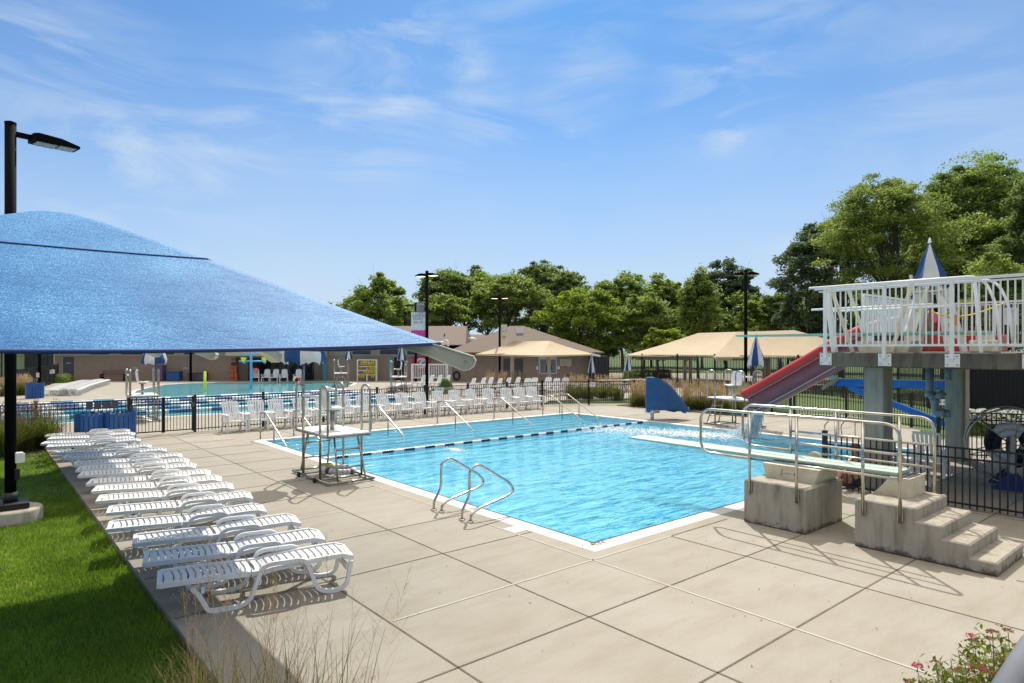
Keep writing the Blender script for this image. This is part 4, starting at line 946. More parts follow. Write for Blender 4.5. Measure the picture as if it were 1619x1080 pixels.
# grey drain pipes below the slab
PIPE = mat('grey_blue_pipe', (.20, .27, .33), .5, c2=(.15, .20, .26), ns=4)
t = empty('drain_pipe', (10.5, -1.0, 0), 0, 'thick grey blue drain pipe with elbows hanging below the platform', 'drain pipe')
mb = MB(PIPE); mb.tube(fillet([(0, 0, 2.42), (0, 0, 1.72), (0, -.10, 1.60), (0, -.12, 1.33), (0, -.12, 1.28), (0, -.34, 1.27), (0, -.44, 1.28)], .12, 5), .085, 16); mb.build('pipe', t)
mb = MB(PIPE); mb.tube([(0, 0, 1.78), (0, 0, 1.64)], .102, 16); mb.tube([(0, -.10, 1.62), (0, -.12, 1.50)], .102, 16); mb.tube([(0, -.10, 1.60), (0, -.30, 1.76)], .08, 14); mb.tube([(0, -.24, 1.28), (0, -.34, 1.27)], .102, 16); mb.build('coupling', t)
tp = empty('vent_pipe', (10.7, -1.32, 0), 0, 'short grey pipe beside the thick drain pipe below the platform', 'drain pipe'); mb = MB(PIPE); mb.tube([(0, 0, 2.42), (0, 0, 2.05)], .075, 14); mb.build('pipe', tp)

# ================================================================ red water slide
t = empty('water_slide', (12.3, 0, 0), 0, 'red water slide running down from the high platform to the pool', 'water slide')
path = [Vector((0, -.75, 3.0)), Vector((0, -.2, 2.93)), Vector((0, .7, 2.76)), Vector((0, 1.4, 2.44)), Vector((0, 2.2, 1.97)), Vector((0, 3.1, 1.44)), Vector((0, 4.0, .93)), Vector((0, 4.25, .80))]
def catmull(P, n=6):
    o = []
    for i in range(len(P)-1):
        a, b, c, d = P[max(i-1, 0)], P[i], P[i+1], P[min(i+2, len(P)-1)]
        for k in range(n):
            t_ = k/n; o.append(.5*((2*b)+(c-a)*t_+(2*a-5*b+4*c-d)*t_*t_+(3*b-a-3*c+d)*t_**3))
    o.append(P[-1]); return o
pp = catmull(path); sec = []
for k in range(17):          # open half pipe with tall walls
    a = math.pi*(k/16); sec.append((-.40*math.cos(a), .40-.40*math.sin(a) if 1 else 0))
sec = [(-.40, .72), (-.40, .55)] + sec + [(.40, .55), (.40, .72)]
for nm, off, m in (('chute', 0, RED), ('outer_shell', .035, RED_SHADED)):
    mb = MB(m); vs = []
    for i, p in enumerate(pp):
        d = (pp[min(i+1, len(pp)-1)]-pp[max(i-1, 0)]).normalized(); up = Vector((1, 0, 0)).cross(d)
        for u, v in sec:
            s = 1+off/.4; q = p + Vector((u*s, 0, 0)) + up*(v - off); vs.append(q)
    k_ = len(sec); mb.add(vs, [(i*k_+j, i*k_+j+1, (i+1)*k_+j+1, (i+1)*k_+j) for i in range(len(pp)-1) for j in range(k_-1)], True); mb.build(nm, t)
for sx in (-1, 1):
    mb = MB(RED); vs = []
    P = []
    for i, p in enumerate(pp):
        d = (pp[min(i+1, len(pp)-1)]-pp[max(i-1, 0)]).normalized(); up = Vector((1, 0, 0)).cross(d); P.append(p+Vector((sx*.43, 0, 0))+up*.60)
    mb.tube(P, .165, 16); mb.lathe([(.001, -.15), (.12, -.09), (.168, 0), (.12, .09), (.001, .15)], 16, tuple(P[-1])); mb.build('side_roll', t)
    mb = MB(mat('pale_seam', (.62, .48, .42), .5)); Q = [p+Vector((sx*.10, 0, -.145)) for p in P]; mb.tube(Q, .008, 5); mb.tube([p+Vector((-sx*.14, 0, -.62)) for p in P], .014, 6); mb.build('seam', t)
mb = MB(RED); mb.bbox(-.42, .42, -2.0, -.30, SZ1, 3.12, .02); mb.build('base_panel', t)
mb = MB(GALV); mb.beam((0, .15, 2.55), (0, -.25, 2.45), .2, .05); mb.beam((.05, 2.35, 1.60), (.3, 2.0, 1.90), .05, .08); mb.build('bracket', t)
t = empty('slide_support', (12.75, 0, 0), 0, 'bright blue steel truss carrying the red slide from the columns', 'steel support')
mb = MB(BRBLUE); mb.beam((0, 2.15, 1.79), (0, -.92, 1.83), .16, .22); mb.build('beam', t)
mb = MB(BRBLUE); mb.beam((0, 1.75, 1.66), (0, -.9, .72), .12, .16); mb.build('strut', t)
mb = MB(mat('bracket_white', (.55, .62, .64), .5)); mb.beam((-.1, 2.05, 1.90), (-.35, 2.35, 2.0), .12, .1); mb.build('bracket', t)

# falling water, droplets and foam at the slide
SPR = bpy.data.materials.new('spray'); SPR.use_nodes = True; b_ = SPR.node_tree.nodes['Principled BSDF']; b_.inputs['Base Color'].default_value = (.85, .92, .96, 1); b_.inputs['Roughness'].default_value = .25
tcx = SPR.node_tree.nodes.new('ShaderNodeBsdfTransparent'); mxx = SPR.node_tree.nodes.new('ShaderNodeMixShader'); mxx.inputs[0].default_value = .75
SPR.node_tree.links.new(tcx.outputs[0], mxx.inputs[1]); SPR.node_tree.links.new(b_.outputs[0], mxx.inputs[2]); SPR.node_tree.links.new(mxx.outputs[0], SPR.node_tree.nodes['Material Output'].inputs[0])
rg = np.random.default_rng(21)
def drops(name, C, s, m, label, cat):
    n_ = len(C); o = np.array([[1,0,0],[-1,0,0],[0,1,0],[0,-1,0],[0,0,1],[0,0,-1]], float)
    V = (C[:, None, :] + o[None]*s[:, None, :]).reshape(-1, 3); f = np.array([[0,2,4],[2,1,4],[1,3,4],[3,0,4],[2,0,5],[1,2,5],[3,1,5],[0,3,5]])
    F = (f[None]+6*np.arange(n_)[:, None, None]).reshape(-1, 3); return tag(rawmesh(name, V, F, m, None, True), label, cat, kind='stuff')
# water leaving the lip and falling in a ragged curtain
n_ = 5200; tt = rg.uniform(0, 1, n_)**.8; C = np.stack([12.3+rg.normal(0, .09+.06*tt), 4.28+.42*tt+rg.normal(0, .04+.09*tt), .84-.87*tt**1.2+rg.normal(0, .02, n_)], 1)
S = np.stack([rg.uniform(.006, .018, n_), rg.uniform(.006, .018, n_), rg.uniform(.02, .09, n_)], 1); drops('falling_water', C, S, SPR, 'white water pouring off the end of the red slide', 'water spray')
n_ = 2600; a = rg.uniform(0, 2*np.pi, n_); rr = np.abs(rg.normal(0, .42, n_)); C = np.stack([12.25+rr*np.cos(a), 4.85+rr*np.sin(a), np.abs(rg.normal(0, .22, n_))*np.exp(-rr)-.03], 1)
S = np.repeat(rg.uniform(.004, .016, n_)[:, None], 3, 1); drops('splash', C, S, SPR, 'splash of droplets where the slide water hits the pool', 'splash')
n_ = 4200; al = rg.uniform(0, 1, n_); wv = rg.normal(0, 1, n_)
C = np.stack([12.1-al*2.2+wv*(.25+.55*al), 5.0+al*4.6+rg.normal(0, .35, n_)+wv*.35, np.full(n_, -.045)], 1); ok = (C[:, 0] < 12.95) & (C[:, 1] < 13) & (C[:, 1] > .1); C = C[ok]; n_ = len(C)
sz = rg.uniform(.008, .045, n_)*(1-.5*np.clip((C[:, 1]-5)/5, 0, 1)); S = np.stack([sz*1.3, sz, np.full(n_, .014)], 1); drops('foam', C, S, SPR, 'streak of white foam spreading over the pool from the slide', 'foam')
n_ = 260; C = np.stack([4.0+rg.normal(0, .10, n_), 6.5+rg.normal(0, .22, n_), np.full(n_, -.042)], 1)
C = np.concatenate([np.stack([3.55+rg.normal(0, .10, 320), 8.55+rg.normal(0, .20, 320), np.full(320, -.045)], 1), np.stack([rg.uniform(2, 9, 90), rg.uniform(2, 8, 90), np.full(90, -.045)], 1)]); sz = rg.uniform(.008, .03, len(C)); drops('bubbles', C, np.stack([sz, sz, sz*.4], 1), SPR, 'small patch of white bubbles near the lane rope', 'bubbles')

# ================================================================ lane line reel, lounge chairs and person behind the near fence
t = empty('lane_rope_reel', (9.1, -2.85, 0), 0, 'big wheel reel wound with black and white lane floats behind the near fence', 'reel'); ax = (FW+RT*.62).normalized(); ux = Vector((ax.y, -ax.x, 0))
def cf(u, v, w_): return ux*u + Vector((0, 0, .86+v)) + ax*w_
for w_ in (-.28, .28):
    mb = MB(GALV); mb.tube([cf(.74*math.cos(a), .74*math.sin(a), w_) for a in [2*math.pi*k/40 for k in range(40)]], .022, 8, True)
    for k in range(6): a = 2*math.pi*k/6+.3; mb.tube([cf(0, 0, w_), cf(.74*math.cos(a), .74*math.sin(a), w_)], .010, 6)
    mb.build('wheel', t)
mb = MB(mat('float_bw_white', (.72, .72, .70), .5), mat('float_bw_black', (.012, .014, .03), .5)); rl = random.Random(4)
for k in range(54):
    a = 2*math.pi*k/54
    for w_ in (-.2, -.1, 0, .1, .2):
        r0, r1 = (.17, .42) if w_ > -.15 else (.19, .43)
        mi = 1 if math.sin(a*2.5+w_*2+1.0) > .2 else 0
        for q0, q1 in ((r0, r0+.12), (r0+.13, r1)):
            mb.tube([cf(q0*math.cos(a), q0*math.sin(a), w_), cf(q1*math.cos(a+.05), q1*math.sin(a+.05), w_+.01)], [.020, .032], 6, mi=mi)
mb.build('wound_floats', t)
mb = MB(mat('post_grey', (.45, .45, .42), .5)); mb.beam(cf(0, .18, -.34), cf(0, -.60, -.34), .08, .05, up=tuple(ax)); mb.beam(cf(0, .18, .34), cf(0, -.60, .34), .08, .05, up=tuple(ax)); mb.build('upright', t)
for w_ in (-.36, .36):
    mb = MB(mat('navy_plate', (.012, .05, .20), .5)); mb.prism([(-.34, -.86), (.34, -.86), (.30, -.78), (.05, -.52), (-.05, -.52), (-.30, -.78)], .03, lambda u, v, q: cf(u, v, w_+q-.015)); mb.build('foot_plate', t)
for i, (px, py, rz, lab) in enumerate(((1432, 768, .6, 'white plastic chair shoved in behind the near fence under the platform'), (1470, 752, 2.4, 'white plastic chair facing away, behind the near fence below the blue strut'))):
    o = dup(ch, gnd(px, py), -HU+rz, lab); o['group'] = 'white chairs stored under the platform'
# seated person, mostly hidden by the fence: one skinned surface
def skin_body(name, V, E_, parent, m):
    me = bpy.data.meshes.new(name); me.from_pydata([v[:3] for v in V], E_, []); o = bpy.data.objects.new(name, me); COL.objects.link(o)
    md = o.modifiers.new('skin', 'SKIN'); md.use_smooth_shade = True
    lay = me.skin_vertices[0].data if me.skin_vertices else None
    if lay is None:
        bpy.context.view_layer.objects.active = o; bm = None
        import bmesh; bm = bmesh.new(); bm.from_mesh(me); bm.verts.layers.skin.verify(); bm.to_mesh(me); bm.free(); lay = me.skin_vertices[0].data
    for i, v in enumerate(V): lay[i].radius = (v[3], v[4] if len(v) > 4 else v[3]); lay[i].use_root = (i == 0)
    o.modifiers.new('sub', 'SUBSURF').levels = 2
    dg = bpy.context.evaluated_depsgraph_get(); m2 = bpy.data.meshes.new_from_object(o.evaluated_get(dg)); bpy.data.objects.remove(o)
    m2.materials.clear(); m2.materials.append(m); q = bpy.data.objects.new(name, m2); COL.objects.link(q); q.parent = parent; return q
pe = empty('person', gnd(1349, 772), -HU, 'person in dark shorts sitting by the pool behind the near fence, one leg out', 'person')
V = [(0, 0, .12, .13, .11), (.0, .02, .28, .12, .10), (.02, .03, .46, .145, .11), (.03, .02, .56, .10, .08), (.03, 0, .62, .05), (.02, -.02, .70, .075, .085), (.02, -.02, .80, .075, .09), (.02, -.02, .86, .05),
     (-.09, -.06, .13, .085), (-.32, -.16, .36, .062), (-.36, -.18, .34, .058), (-.50, -.24, .06, .038), (-.56, -.27, .045, .03), (-.66, -.32, .03, .022),
     (-.08, .08, .11, .085), (-.46, .02, .13, .06), (-.84, -.06, .08, .038), (-.90, -.08, .07, .034), (-.93, -.09, .16, .024),
     (-.12, -.06, .54, .048), (-.20, -.12, .34, .036), (-.34, -.18, .40, .028), (-.40, -.2, .41, .022),
     (.17, .10, .54, .048), (.24, .16, .32, .036), (.22, .20, .08, .028), (.19, .22, .03, .022)]
E_ = [(0,1),(1,2),(2,3),(3,4),(4,5),(5,6),(6,7),(0,8),(8,9),(9,10),(10,11),(11,12),(12,13),(0,14),(14,15),(15,16),(16,17),(17,18),(3,19),(19,20),(20,21),(21,22),(3,23),(23,24),(24,25),(25,26)]
skin_body('body', V, E_, pe, PINK)
mb = MB(mat('dark_shorts', (.02, .025, .05), .8)); mb.lathe([(.10, .0), (.148, .03), (.15, .10), (.14, .16)], 16, (0, 0, .03)); mb.tube([(-.06, -.05, .13), (-.12, -.08, .17)], [.10, .095], 12); mb.tube([(-.05, .08, .12), (-.14, .07, .125)], [.10, .095], 12); mb.build('shorts', pe)
mb = MB(mat('hair_brown', (.06, .035, .02), .8)); mb.lathe([(.06, -.10), (.092, -.05), (.098, .02), (.08, .075), (.04, .10), (.001, .105)], 14, (.035, -.01, .80)); mb.build('hair', pe)
mb = MB(PINK); mb.tube([(.02, -.10, .775), (.015, -.125, .76)], [.012, .016], 6); mb.lathe([(.02, -.02), (.024, 0), (.02, .02)], 6, (-.06, -.01, .765)); mb.lathe([(.02, -.02), (.024, 0), (.02, .02)], 6, (.10, -.01, .765)); mb.build('nose_and_ears', pe)
mb = MB(TEXT, mat('lip', (.35, .12, .10), .5))
for x in (-.008, .048): mb.lathe([(.001, -.008), (.009, 0), (.001, .008)], 8, (x, -.098, .795))
mb.box(0, .045, -.103, -.095, .735, .742, mi=1); mb.build('eyes_and_mouth', pe)

# far ladder at the right edge of the pool
t = empty('pool_ladder', (0, 0, 0), 0, 'distant pool ladder rails at the right end of the diving pool, above the board', 'pool ladder')
for px in (1326, 1352):
    q = gnd(px, 692); mb = MB(STEEL); u = RT
    P = [q+Vector((0, 0, 0)), q+Vector((0, 0, .5)), q+Vector((0, 0, .72))+u*.02, q+Vector((0, 0, .78))-u*.08, q+Vector((0, 0, .38))-u*.45, q+Vector((0, 0, 0.0))-u*.40]; mb.tube(fillet(P, .08, 4), .02, 8); mb.build('handrail', t)

# ================================================================ blue shade canopies
def fabric_mat():
    m = bpy.data.materials.new('blue_shade_fabric'); m.use_nodes = True; t = m.node_tree; b = t.nodes['Principled BSDF']; L = t.links.new
    c = t.nodes.new('ShaderNodeTexCoord')
    n = N('ShaderNodeTexNoise', t, _Scale=78, _Detail=3, _Roughness=.85); L(c.outputs['Object'], n.inputs[0])
    n2 = N('ShaderNodeTexNoise', t, _Scale=1.1, _Detail=4); L(c.outputs['Object'], n2.inputs[0])
    h = math_(t, 'ADD', math_(t, 'MULTIPLY', n.outputs[0], .8), math_(t, 'MULTIPLY', n2.outputs[0], .25))
    r = t.nodes.new('ShaderNodeValToRGB'); e = r.color_ramp.elements; e[0].position = .44; e[0].color = (.018, .11, .32, 1); e[1].position = .66; e[1].color = (.26, .56, .86, 1); x = e.new(.56); x.color = (.05, .26, .54, 1)
    L(h, r.inputs[0]); L(r.outputs[0], b.inputs['Base Color']); b.inputs['Roughness'].default_value = .6; b.inputs['Specular IOR Level'].default_value = .22
    b.inputs['Sheen Weight'].default_value = .0
    # shallow creases running with the pull of the cloth
    mp = N('ShaderNodeMapping', t, _Scale=(.5, 3.2, 2.2), _Rotation=(0, 0, R(-8))); L(c.outputs['Object'], mp.inputs[0])
    w_ = N('ShaderNodeTexNoise', t, _Scale=1.3, _Detail=5, _Roughness=.62, _Distortion=.5); L(mp.outputs[0], w_.inputs[0])
    ridge = math_(t, 'ABSOLUTE', math_(t, 'SUBTRACT', w_.outputs[0], .5)); rr = ramp(t, ridge, [(0, 0), (.05, 1)])
    b1 = N('ShaderNodeBump', t, _Strength=.13, _Distance=.04); L(rr, b1.inputs['Height'])
    b2 = N('ShaderNodeBump', t, _Strength=.2, _Distance=.006); L(n.outputs[0], b2.inputs['Height']); L(b1.outputs[0], b2.inputs['Normal']); L(b2.outputs[0], b.inputs['Normal'])
    tl = t.nodes.new('ShaderNodeBsdfTranslucent'); tl.inputs[0].default_value = (.05, .2, .55, 1); mx = t.nodes.new('ShaderNodeMixShader'); mx.inputs[0].default_value = .12
    L(b.outputs[0], mx.inputs[1]); L(tl.outputs[0], mx.inputs[2]); L(mx.outputs[0], t.nodes['Material Output'].inputs[0]); return m
FAB = fabric_mat()
def canopy(x0, x1, y0, y1, zc, zp, label, rib_m, corner_dx=0):
    cx_, cy_ = (x0+x1)/2, (y0+y1)/2; t = empty('shade_canopy', (cx_, cy_, 0), 0, label, 'shade canopy', 'blue shade canopies over the lawn')
    hx, hy = (x1-x0)/2, (y1-y0)/2; n_ = 56; mb = MB(FAB); vs = []
    for i in range(n_+1):
        for j in range(n_+1):
            u, v = 2*i/n_-1, 2*j/n_-1; m_ = max(abs(u), abs(v))
            ex = 1-.040*(1-v*v)*abs(u)**3; ey = 1-.040*(1-u*u)*abs(v)**3
            q_ = math.sqrt(.003); e_ = (math.sqrt(m_*m_+.003)-q_)/(math.sqrt(1.003)-q_)
            dd = min(abs(u), abs(v))/max(m_, 1e-6)                                # 1 on the hips
            z = zc+(zp-zc)*(1-e_) - .075*(1-dd**2)*m_**2 + .010*math.sin(7*u+9*v)*m_*(1-m_)
            vs.append((u*hx*ex, v*hy*ey, z))
    fs = []
    for i in range(n_):
        for j in range(n_):
            a, b, c, d = i*(n_+1)+j, (i+1)*(n_+1)+j, (i+1)*(n_+1)+j+1, i*(n_+1)+j+1
            fs += [(a, b, c), (a, c, d)] if (i-n_/2+.5)*(j-n_/2+.5) > 0 else [(a, b, d), (b, c, d)]
    mb.add(vs, fs, True); cl = mb.build('cloth', t)
    mb = MB(mat('canopy_hem', (.012, .05, .22), .6))       # hem cable pocket round the edge
    edge = [vs[i*(n_+1)] for i in range(n_+1)] + [vs[n_*(n_+1)+j] for j in range(1, n_+1)] + [vs[i*(n_+1)+n_] for i in range(n_-1, -1, -1)] + [vs[j] for j in range(n_-1, 0, -1)]
    mb.tube([(x, y, z-.012) for x, y, z in edge], .018, 6, True); mb.build('hem', t)
    # stitched seams lying in the cloth
    mb = MB(mat('canopy_seam', (.012, .045, .20), .7))
    for vv in (-.38,):
        P = []
        for i in range(n_+1):
            j = round((vv+1)/2*n_); a = vs[i*(n_+1)+j]; P.append((a[0], a[1], a[2]+.004))
        mb.tube(P, .009, 5)
    for uu in ():
        i = round((uu+1)/2*n_); mb.tube([(vs[i*(n_+1)+j][0], vs[i*(n_+1)+j][1], vs[i*(n_+1)+j][2]+.004) for j in range(n_+1)], .007, 5)
    mb.build('seam', t)
    for sx in (-1, 1):
        for sy in (-1, 1):     # flat cream ribs under the hips, running out past each corner to a rounded nose
            c = Vector((sx*hx, sy*hy, zc)); d = Vector((sx*hx, sy*hy, 0)).normalized(); s = Vector((-d.y, d.x, 0)); sl_ = (zp-zc)/Vector((hx, hy)).length
            Lr = Vector((hx, hy)).length
            def f(u, v, w_): return d*u + Vector((0, 0, v)) + s*(w_-.055)
            top = lambda u: zc-.03 + (Lr-u)*sl_*.92
            ue = Lr+.37; n0 = [(.15, top(.15)-.0), (Lr-.02, top(Lr)+.0), (ue-.02, top(ue)+.0), (ue+.005, top(ue)-.045), (ue-.015, top(ue)-.10), (ue-.06, top(ue)-.135), (ue-.12, top(ue)-.145), (Lr-.1, top(Lr)-.155+.04), (.15, top(.15)-.16)]
            mb = MB(rib_m); mb.prism(n0, .11, f); rb = mb.build('rib', t)
            mb = MB(mat('rib_flange', (.62, .60, .50), .45))
            for k in range(len(n0)-1):
                a, b2 = f(*n0[k], .055), f(*n0[k+1], .055); mb.beam(a, b2+(b2-a)*.03, .135, .012, up=(0, 0, 1))
            mb.build('flange', t)
            mb = MB(GALV); q = f(ue-.10, top(ue)-.045, 0); mb.tube([q-s*.015, q+s*.14], .012, 8); mb.build('bolt', t)
            mb = MB(PAINT); q = f(Lr+.03, top(Lr)+.03, .055); mb.tube([q+Vector((0, 0, -.03)), q+d*.02+Vector((0, 0, .02)), q+d*.05+Vector((0, 0, .02)), q+d*.06+Vector((0, 0, -.04))], .010, 6); mb.tube([q-d*.05, q+d*.04], .012, 6); mb.build('shackle', t)
    # carrying mast beside the lawn with an arm to the apex
    mb = MB(rib_m); mb.tube([(-hx-1.5, 0, -.1), (-hx-1.5, 0, zp+.5)], .12, 14); mb.build('mast', t)
    mb = MB(rib_m); mb.tube([(-hx-1.5, 0, zp+.4), (-hx*.5, 0, zp-.35), (0, 0, zp-.16)], .07, 12); mb.build('arm', t)
    return t
RIBM = mat('rib_paint', (.40, .40, .35), .5, c2=(.36, .36, .31), ns=3)
canopy(-9.2, -3.10, -.71, 4.43, 2.84, 4.20, 'large blue shade canopy in the left foreground, cut by the photo edge', RIBM)
canopy(-9.2, -3.10, 8.5, 13.6, 2.84, 4.20, 'second blue shade canopy farther back, only rib ends showing under the near one', RIBM)
# ================================================================ buildings (each in a frame facing the camera: x right, y away)
def frame(px, d): return at(px, d), -HU
class Fr:
    def __init__(s, px0, d): s.px0 = px0; s.d = d
    def x(s, px): return (px-s.px0)/1020*s.d
    def z(s, py): return gz(py, s.d)
F = Fr(380, 57); o, rz = frame(380, 57)
bA = empty('pool_building', o, rz, 'long brown block pool building with high windows along the far side', 'building')
mb = MB(WALLB)
mb.box(F.x(510), F.x(709), 0, .3, 0, F.z(562.3)); mb.build('wall', bA); mb = MB(WALLB)
for a, b in ((86, 98), (117, 373)): mb.box(F.x(a), F.x(b), 0, .3, 0, F.z(562.3))
mb.box(F.x(86), F.x(86)+.3, .3, 8, 0, F.z(562.3)); mb.box(F.x(97), F.x(118), .02, .3, F.z(564.5), F.z(562.3)); mb.build('wall', bA)
mb = MB(WALLB); mb.box(F.x(373), F.x(390), .3, 3, 0, 2.2); mb.build('entrance_wall', bA)
mb = MB(WALLB); mb.box(F.x(495), F.x(510), .3, 3, 0, 2.2)
mb.build('entrance_wall', bA); mb = MB(WALLB); mb.box(F.x(690), F.x(760), 8.5, 9, 0, F.z(543)); mb.build('rear_wall', bA)
mb = MB(TANB)
mb.box(F.x(86), F.x(709), -.05, .28, F.z(562.3), F.z(560.5))
wins = [(141.5, 173), (191, 225), (256, 275), (291, 322), (557.5, 586), (600.5, 629), (644, 672)]
mb.box(F.x(86), F.x(700), .02, .28, F.z(546.5), F.z(544)); e = 86
for a, b in wins + [(709, 709)]:
    mb.box(F.x(e), F.x(a), .0, .28, F.z(560.5), F.z(546.5)); e = b
mb.build('upper_band', bA)
for a, b in wins:
    mb = MB(mat('window_frame_dark', (.09, .08, .075), .5)); x0, x1, z0, z1 = F.x(a), F.x(b), F.z(560.5), F.z(546.5); m_ = (x0+x1)/2
    mb.box(x0, x1, .10, .16, z0, z0+.05); mb.box(x0, x0+.06, .10, .16, z0, z1); mb.box(x1-.06, x1, .10, .16, z0, z1); mb.box(m_-.03, m_+.03, .10, .16, z0, z1); mb.box(x0, x1, .10, .16, z0+.36, z0+.41); w_ = mb.build('window', bA)
    mb = MB(GLASSD); mb.box(x0, x1, .18, .19, z0, z1); mb.build('pane', w_)
mb = MB(DKGREY); mb.box(F.x(99), F.x(116.5), .06, .12, 0, F.z(564.5)); dr = mb.build('door', bA)
mb = MB(mat('door_sign', (.5, .5, .48), .6)); mb.box(F.x(104.5), F.x(111.5), .045, .058, F.z(575), F.z(573.6)); mb.build('door_plate', dr)
mb = MB(mat('jamb_light', (.6, .62, .62), .5)); mb.box(F.x(97.4), F.x(98.8), .03, .14, 0, F.z(564.5)); mb.build('door_jamb', bA)
mb = MB(TANB); mb.prism([(0, F.z(553)), (0, F.z(566)), (2.2, F.z(562)), (2.2, F.z(553))], F.x(520)-F.x(374), lambda u, v, w_: (F.x(374)+w_, -u+0.0, v)); mb.build('entrance_canopy', bA)
mb = MB(mat('storefront_frame', (.06, .05, .045), .5))
for px in (391, 405, 419, 433, 447, 461, 475, 494): mb.box(F.x(px)-.05, F.x(px)+.05, 2.9, 3.0, 0, 2.5)
mb.box(F.x(390), F.x(495), 2.9, 3.0, 2.3, 2.6); mb.box(F.x(390), F.x(495), 2.9, 3.0, 0, .5); st = mb.build('storefront', bA)
mb = MB(GLASSD); mb.box(F.x(390), F.x(495), 3.02, 3.05, .5, 2.3); mb.build('pane', st)
for px in (513.5, 617):
    mb = MB(TEAL); mb.box(F.x(px-3.4), F.x(px+3.4), -.06, .0, 0, F.z(563.5)); mb.build('teal_panel', bA)
mb = MB(mat('doorway_shade', (.015, .015, .018), .7)); mb.box(F.x(623), F.x(641), -.01, .02, 0, F.z(565)); mb.build('doorway', bA)  # near-black panel on the wall: the doorway's inner shade is its colour
for px in (213, 294):
    mb = MB(mat('wall_plate_white', (.62, .62, .60), .6), mat('wall_plate_marks', (.2, .18, .17), .7)); mb.box(F.x(px-4), F.x(px+4), -.02, 0, F.z(583.8), F.z(581))
    for k in range(4): mb.box(F.x(px-3+1.7*k), F.x(px-2.2+1.7*k), -.025, -.02, F.z(583.3), F.z(581.5), mi=1)
    mb.build('wall_plate', bA)
mb = MB(SHING)
xL, xR = F.x(70), F.x(731)
mb.add([(xL, -.8, F.z(545.5)), (xR+.35, -.8, F.z(545.5)), (xR, 5.5, F.z(512)), (xL, 5.5, F.z(512)), (xL, 12, F.z(545)), (xR+.35, 12, F.z(545))], [(0, 1, 2, 3), (3, 2, 5, 4), (1, 5, 2)])
mb.box(xL, xR+.35, -.82, -.76, F.z(546.5), F.z(545.2)); mb.build('roof', bA)
mb = MB(SHING); mb.add([(F.x(725), 8, F.z(546)), (F.x(764), 8, F.z(546)), (F.x(758), 12, F.z(524)), (F.x(725), 12, F.z(524))], [(0, 1, 2, 3)]); mb.build('low_roof', bA)
mb = MB(PAINT); mb.lathe([(.40, -.25), (.42, .1), (.36, .3), (.001, .36)], 14, (F.x(741), 4.5, F.z(538))); mb.build('roof_vent', bA)
mb = MB(DKGREY); mb.tube([(F.x(699), 2.0, F.z(533)), (F.x(699), 2.0, F.z(526.5))], .07, 8); mb.lathe([(.2, 0), (.08, .12), (.001, .13)], 10, (F.x(699), 2.0, F.z(533))); mb.build('roof_pipe', bA)
mb = MB(TANPOST); mb.box(F.x(709), F.x(716), -.25, .3, 0, F.z(563)); mb.build('pier', bA)
# things along its foot
def AF(name, px0, px1, py0, py1, dep, m, label, cat, d=56.2, ch_=.03):
    f = Fr(380, d); mb = MB(m); w_ = f.x(px1)-f.x(px0); h = f.z(py0)-f.z(py1); mb.bbox(-w_/2, w_/2, -dep/2, dep/2, 0, h, min(ch_, w_/4)); o = mb.build(name, None, at((px0+px1)/2, d, z=max(0, f.z(py1))), rot=(0, 0, -HU)); return tag(o, label, cat)
t = empty('park_bench', at(180, 55.9), -HU, 'brown bench against the long building, left of the guard stand', 'bench')
mb = MB(mat('bench_brown', (.20, .13, .10), .6)); mb.box(-1.1, 1.1, -.3, .15, .42, .47); mb.build('seat', t); mb = MB(mat('bench_brown', (.2, .13, .1), .6)); mb.box(-1.1, 1.1, .15, .2, .5, .95); mb.build('backrest', t)
for s in (-1, 1): mb = MB(BLACK); mb.box(s*1.0-.04, s*1.0+.04, -.3, .2, 0, .62); mb.build('leg', t)
def locker(px0, px1, py0, m, label, nm, cat):
    f = Fr(380, 56.2); w_ = f.x(px1)-f.x(px0); h = f.z(py0); t = empty(nm, at((px0+px1)/2, 56.2), -HU, label, cat)
    mb = MB(m); mb.bbox(-w_/2, w_/2, -.35, .3, 0.05, h-.06, .02); mb.build('body', t); mb = MB(m); mb.bbox(-w_/2-.03, w_/2+.03, -.38, .3, h-.055, h, .015); mb.build('lid', t)
    mb = MB(BLACK); 
    for s in (-1, 1): mb.box(s*w_*.4-.05, s*w_*.4+.05, -.36, .28, 0, .05)
    mb.build('feet', t)
locker(266, 286.5, 587, BLUEP, 'blue deck box against the long brown building', 'deck_box', 'box')
locker(299.5, 327, 589, DKGREY, 'low black deck box behind the yellow water post', 'deck_box', 'box')
locker(246, 260, 577, mat('violet_cabinet', (.12, .09, .16), .6), 'tall dusky violet cabinet against the building behind the umbrella', 'cabinet', 'cabinet')
t = empty('rescue_board', at(369.5, 56.2), -HU, 'orange rescue board standing upright beside the glass entrance', 'rescue board')
mb = MB(mat('rescue_orange', (.72, .12, .02), .5)); mb.prism([(-.30, .02), (.30, .02), (.32, .3), (.22, .9), (.26, 1.35), (.2, 1.75), (-.2, 1.75), (-.26, 1.35), (-.22, .9), (-.32, .3)], .09, lambda u, v, w_: (u, w_, v)); mb.build('board', t)
mb = MB(mat('dark_blue_pad', (.02, .02, .07), .6)); mb.bbox(-.2, .2, -.10, .0, 1.35, 1.62, .03); mb.build('head_pad', t); mb = MB(mat('violet_cabinet', (.12, .09, .16), .6)); mb.box(-.22, .22, 0, .1, 1.75, 1.95); mb.build('top_pad', t)
mb = MB(TEXT)
for z in (.25, .7, 1.1): mb.box(-.29, .29, -.012, -.002, z, z+.04)
mb.box(-.02, .02, -.013, -.003, .1, 1.3); mb.build('strap', t)
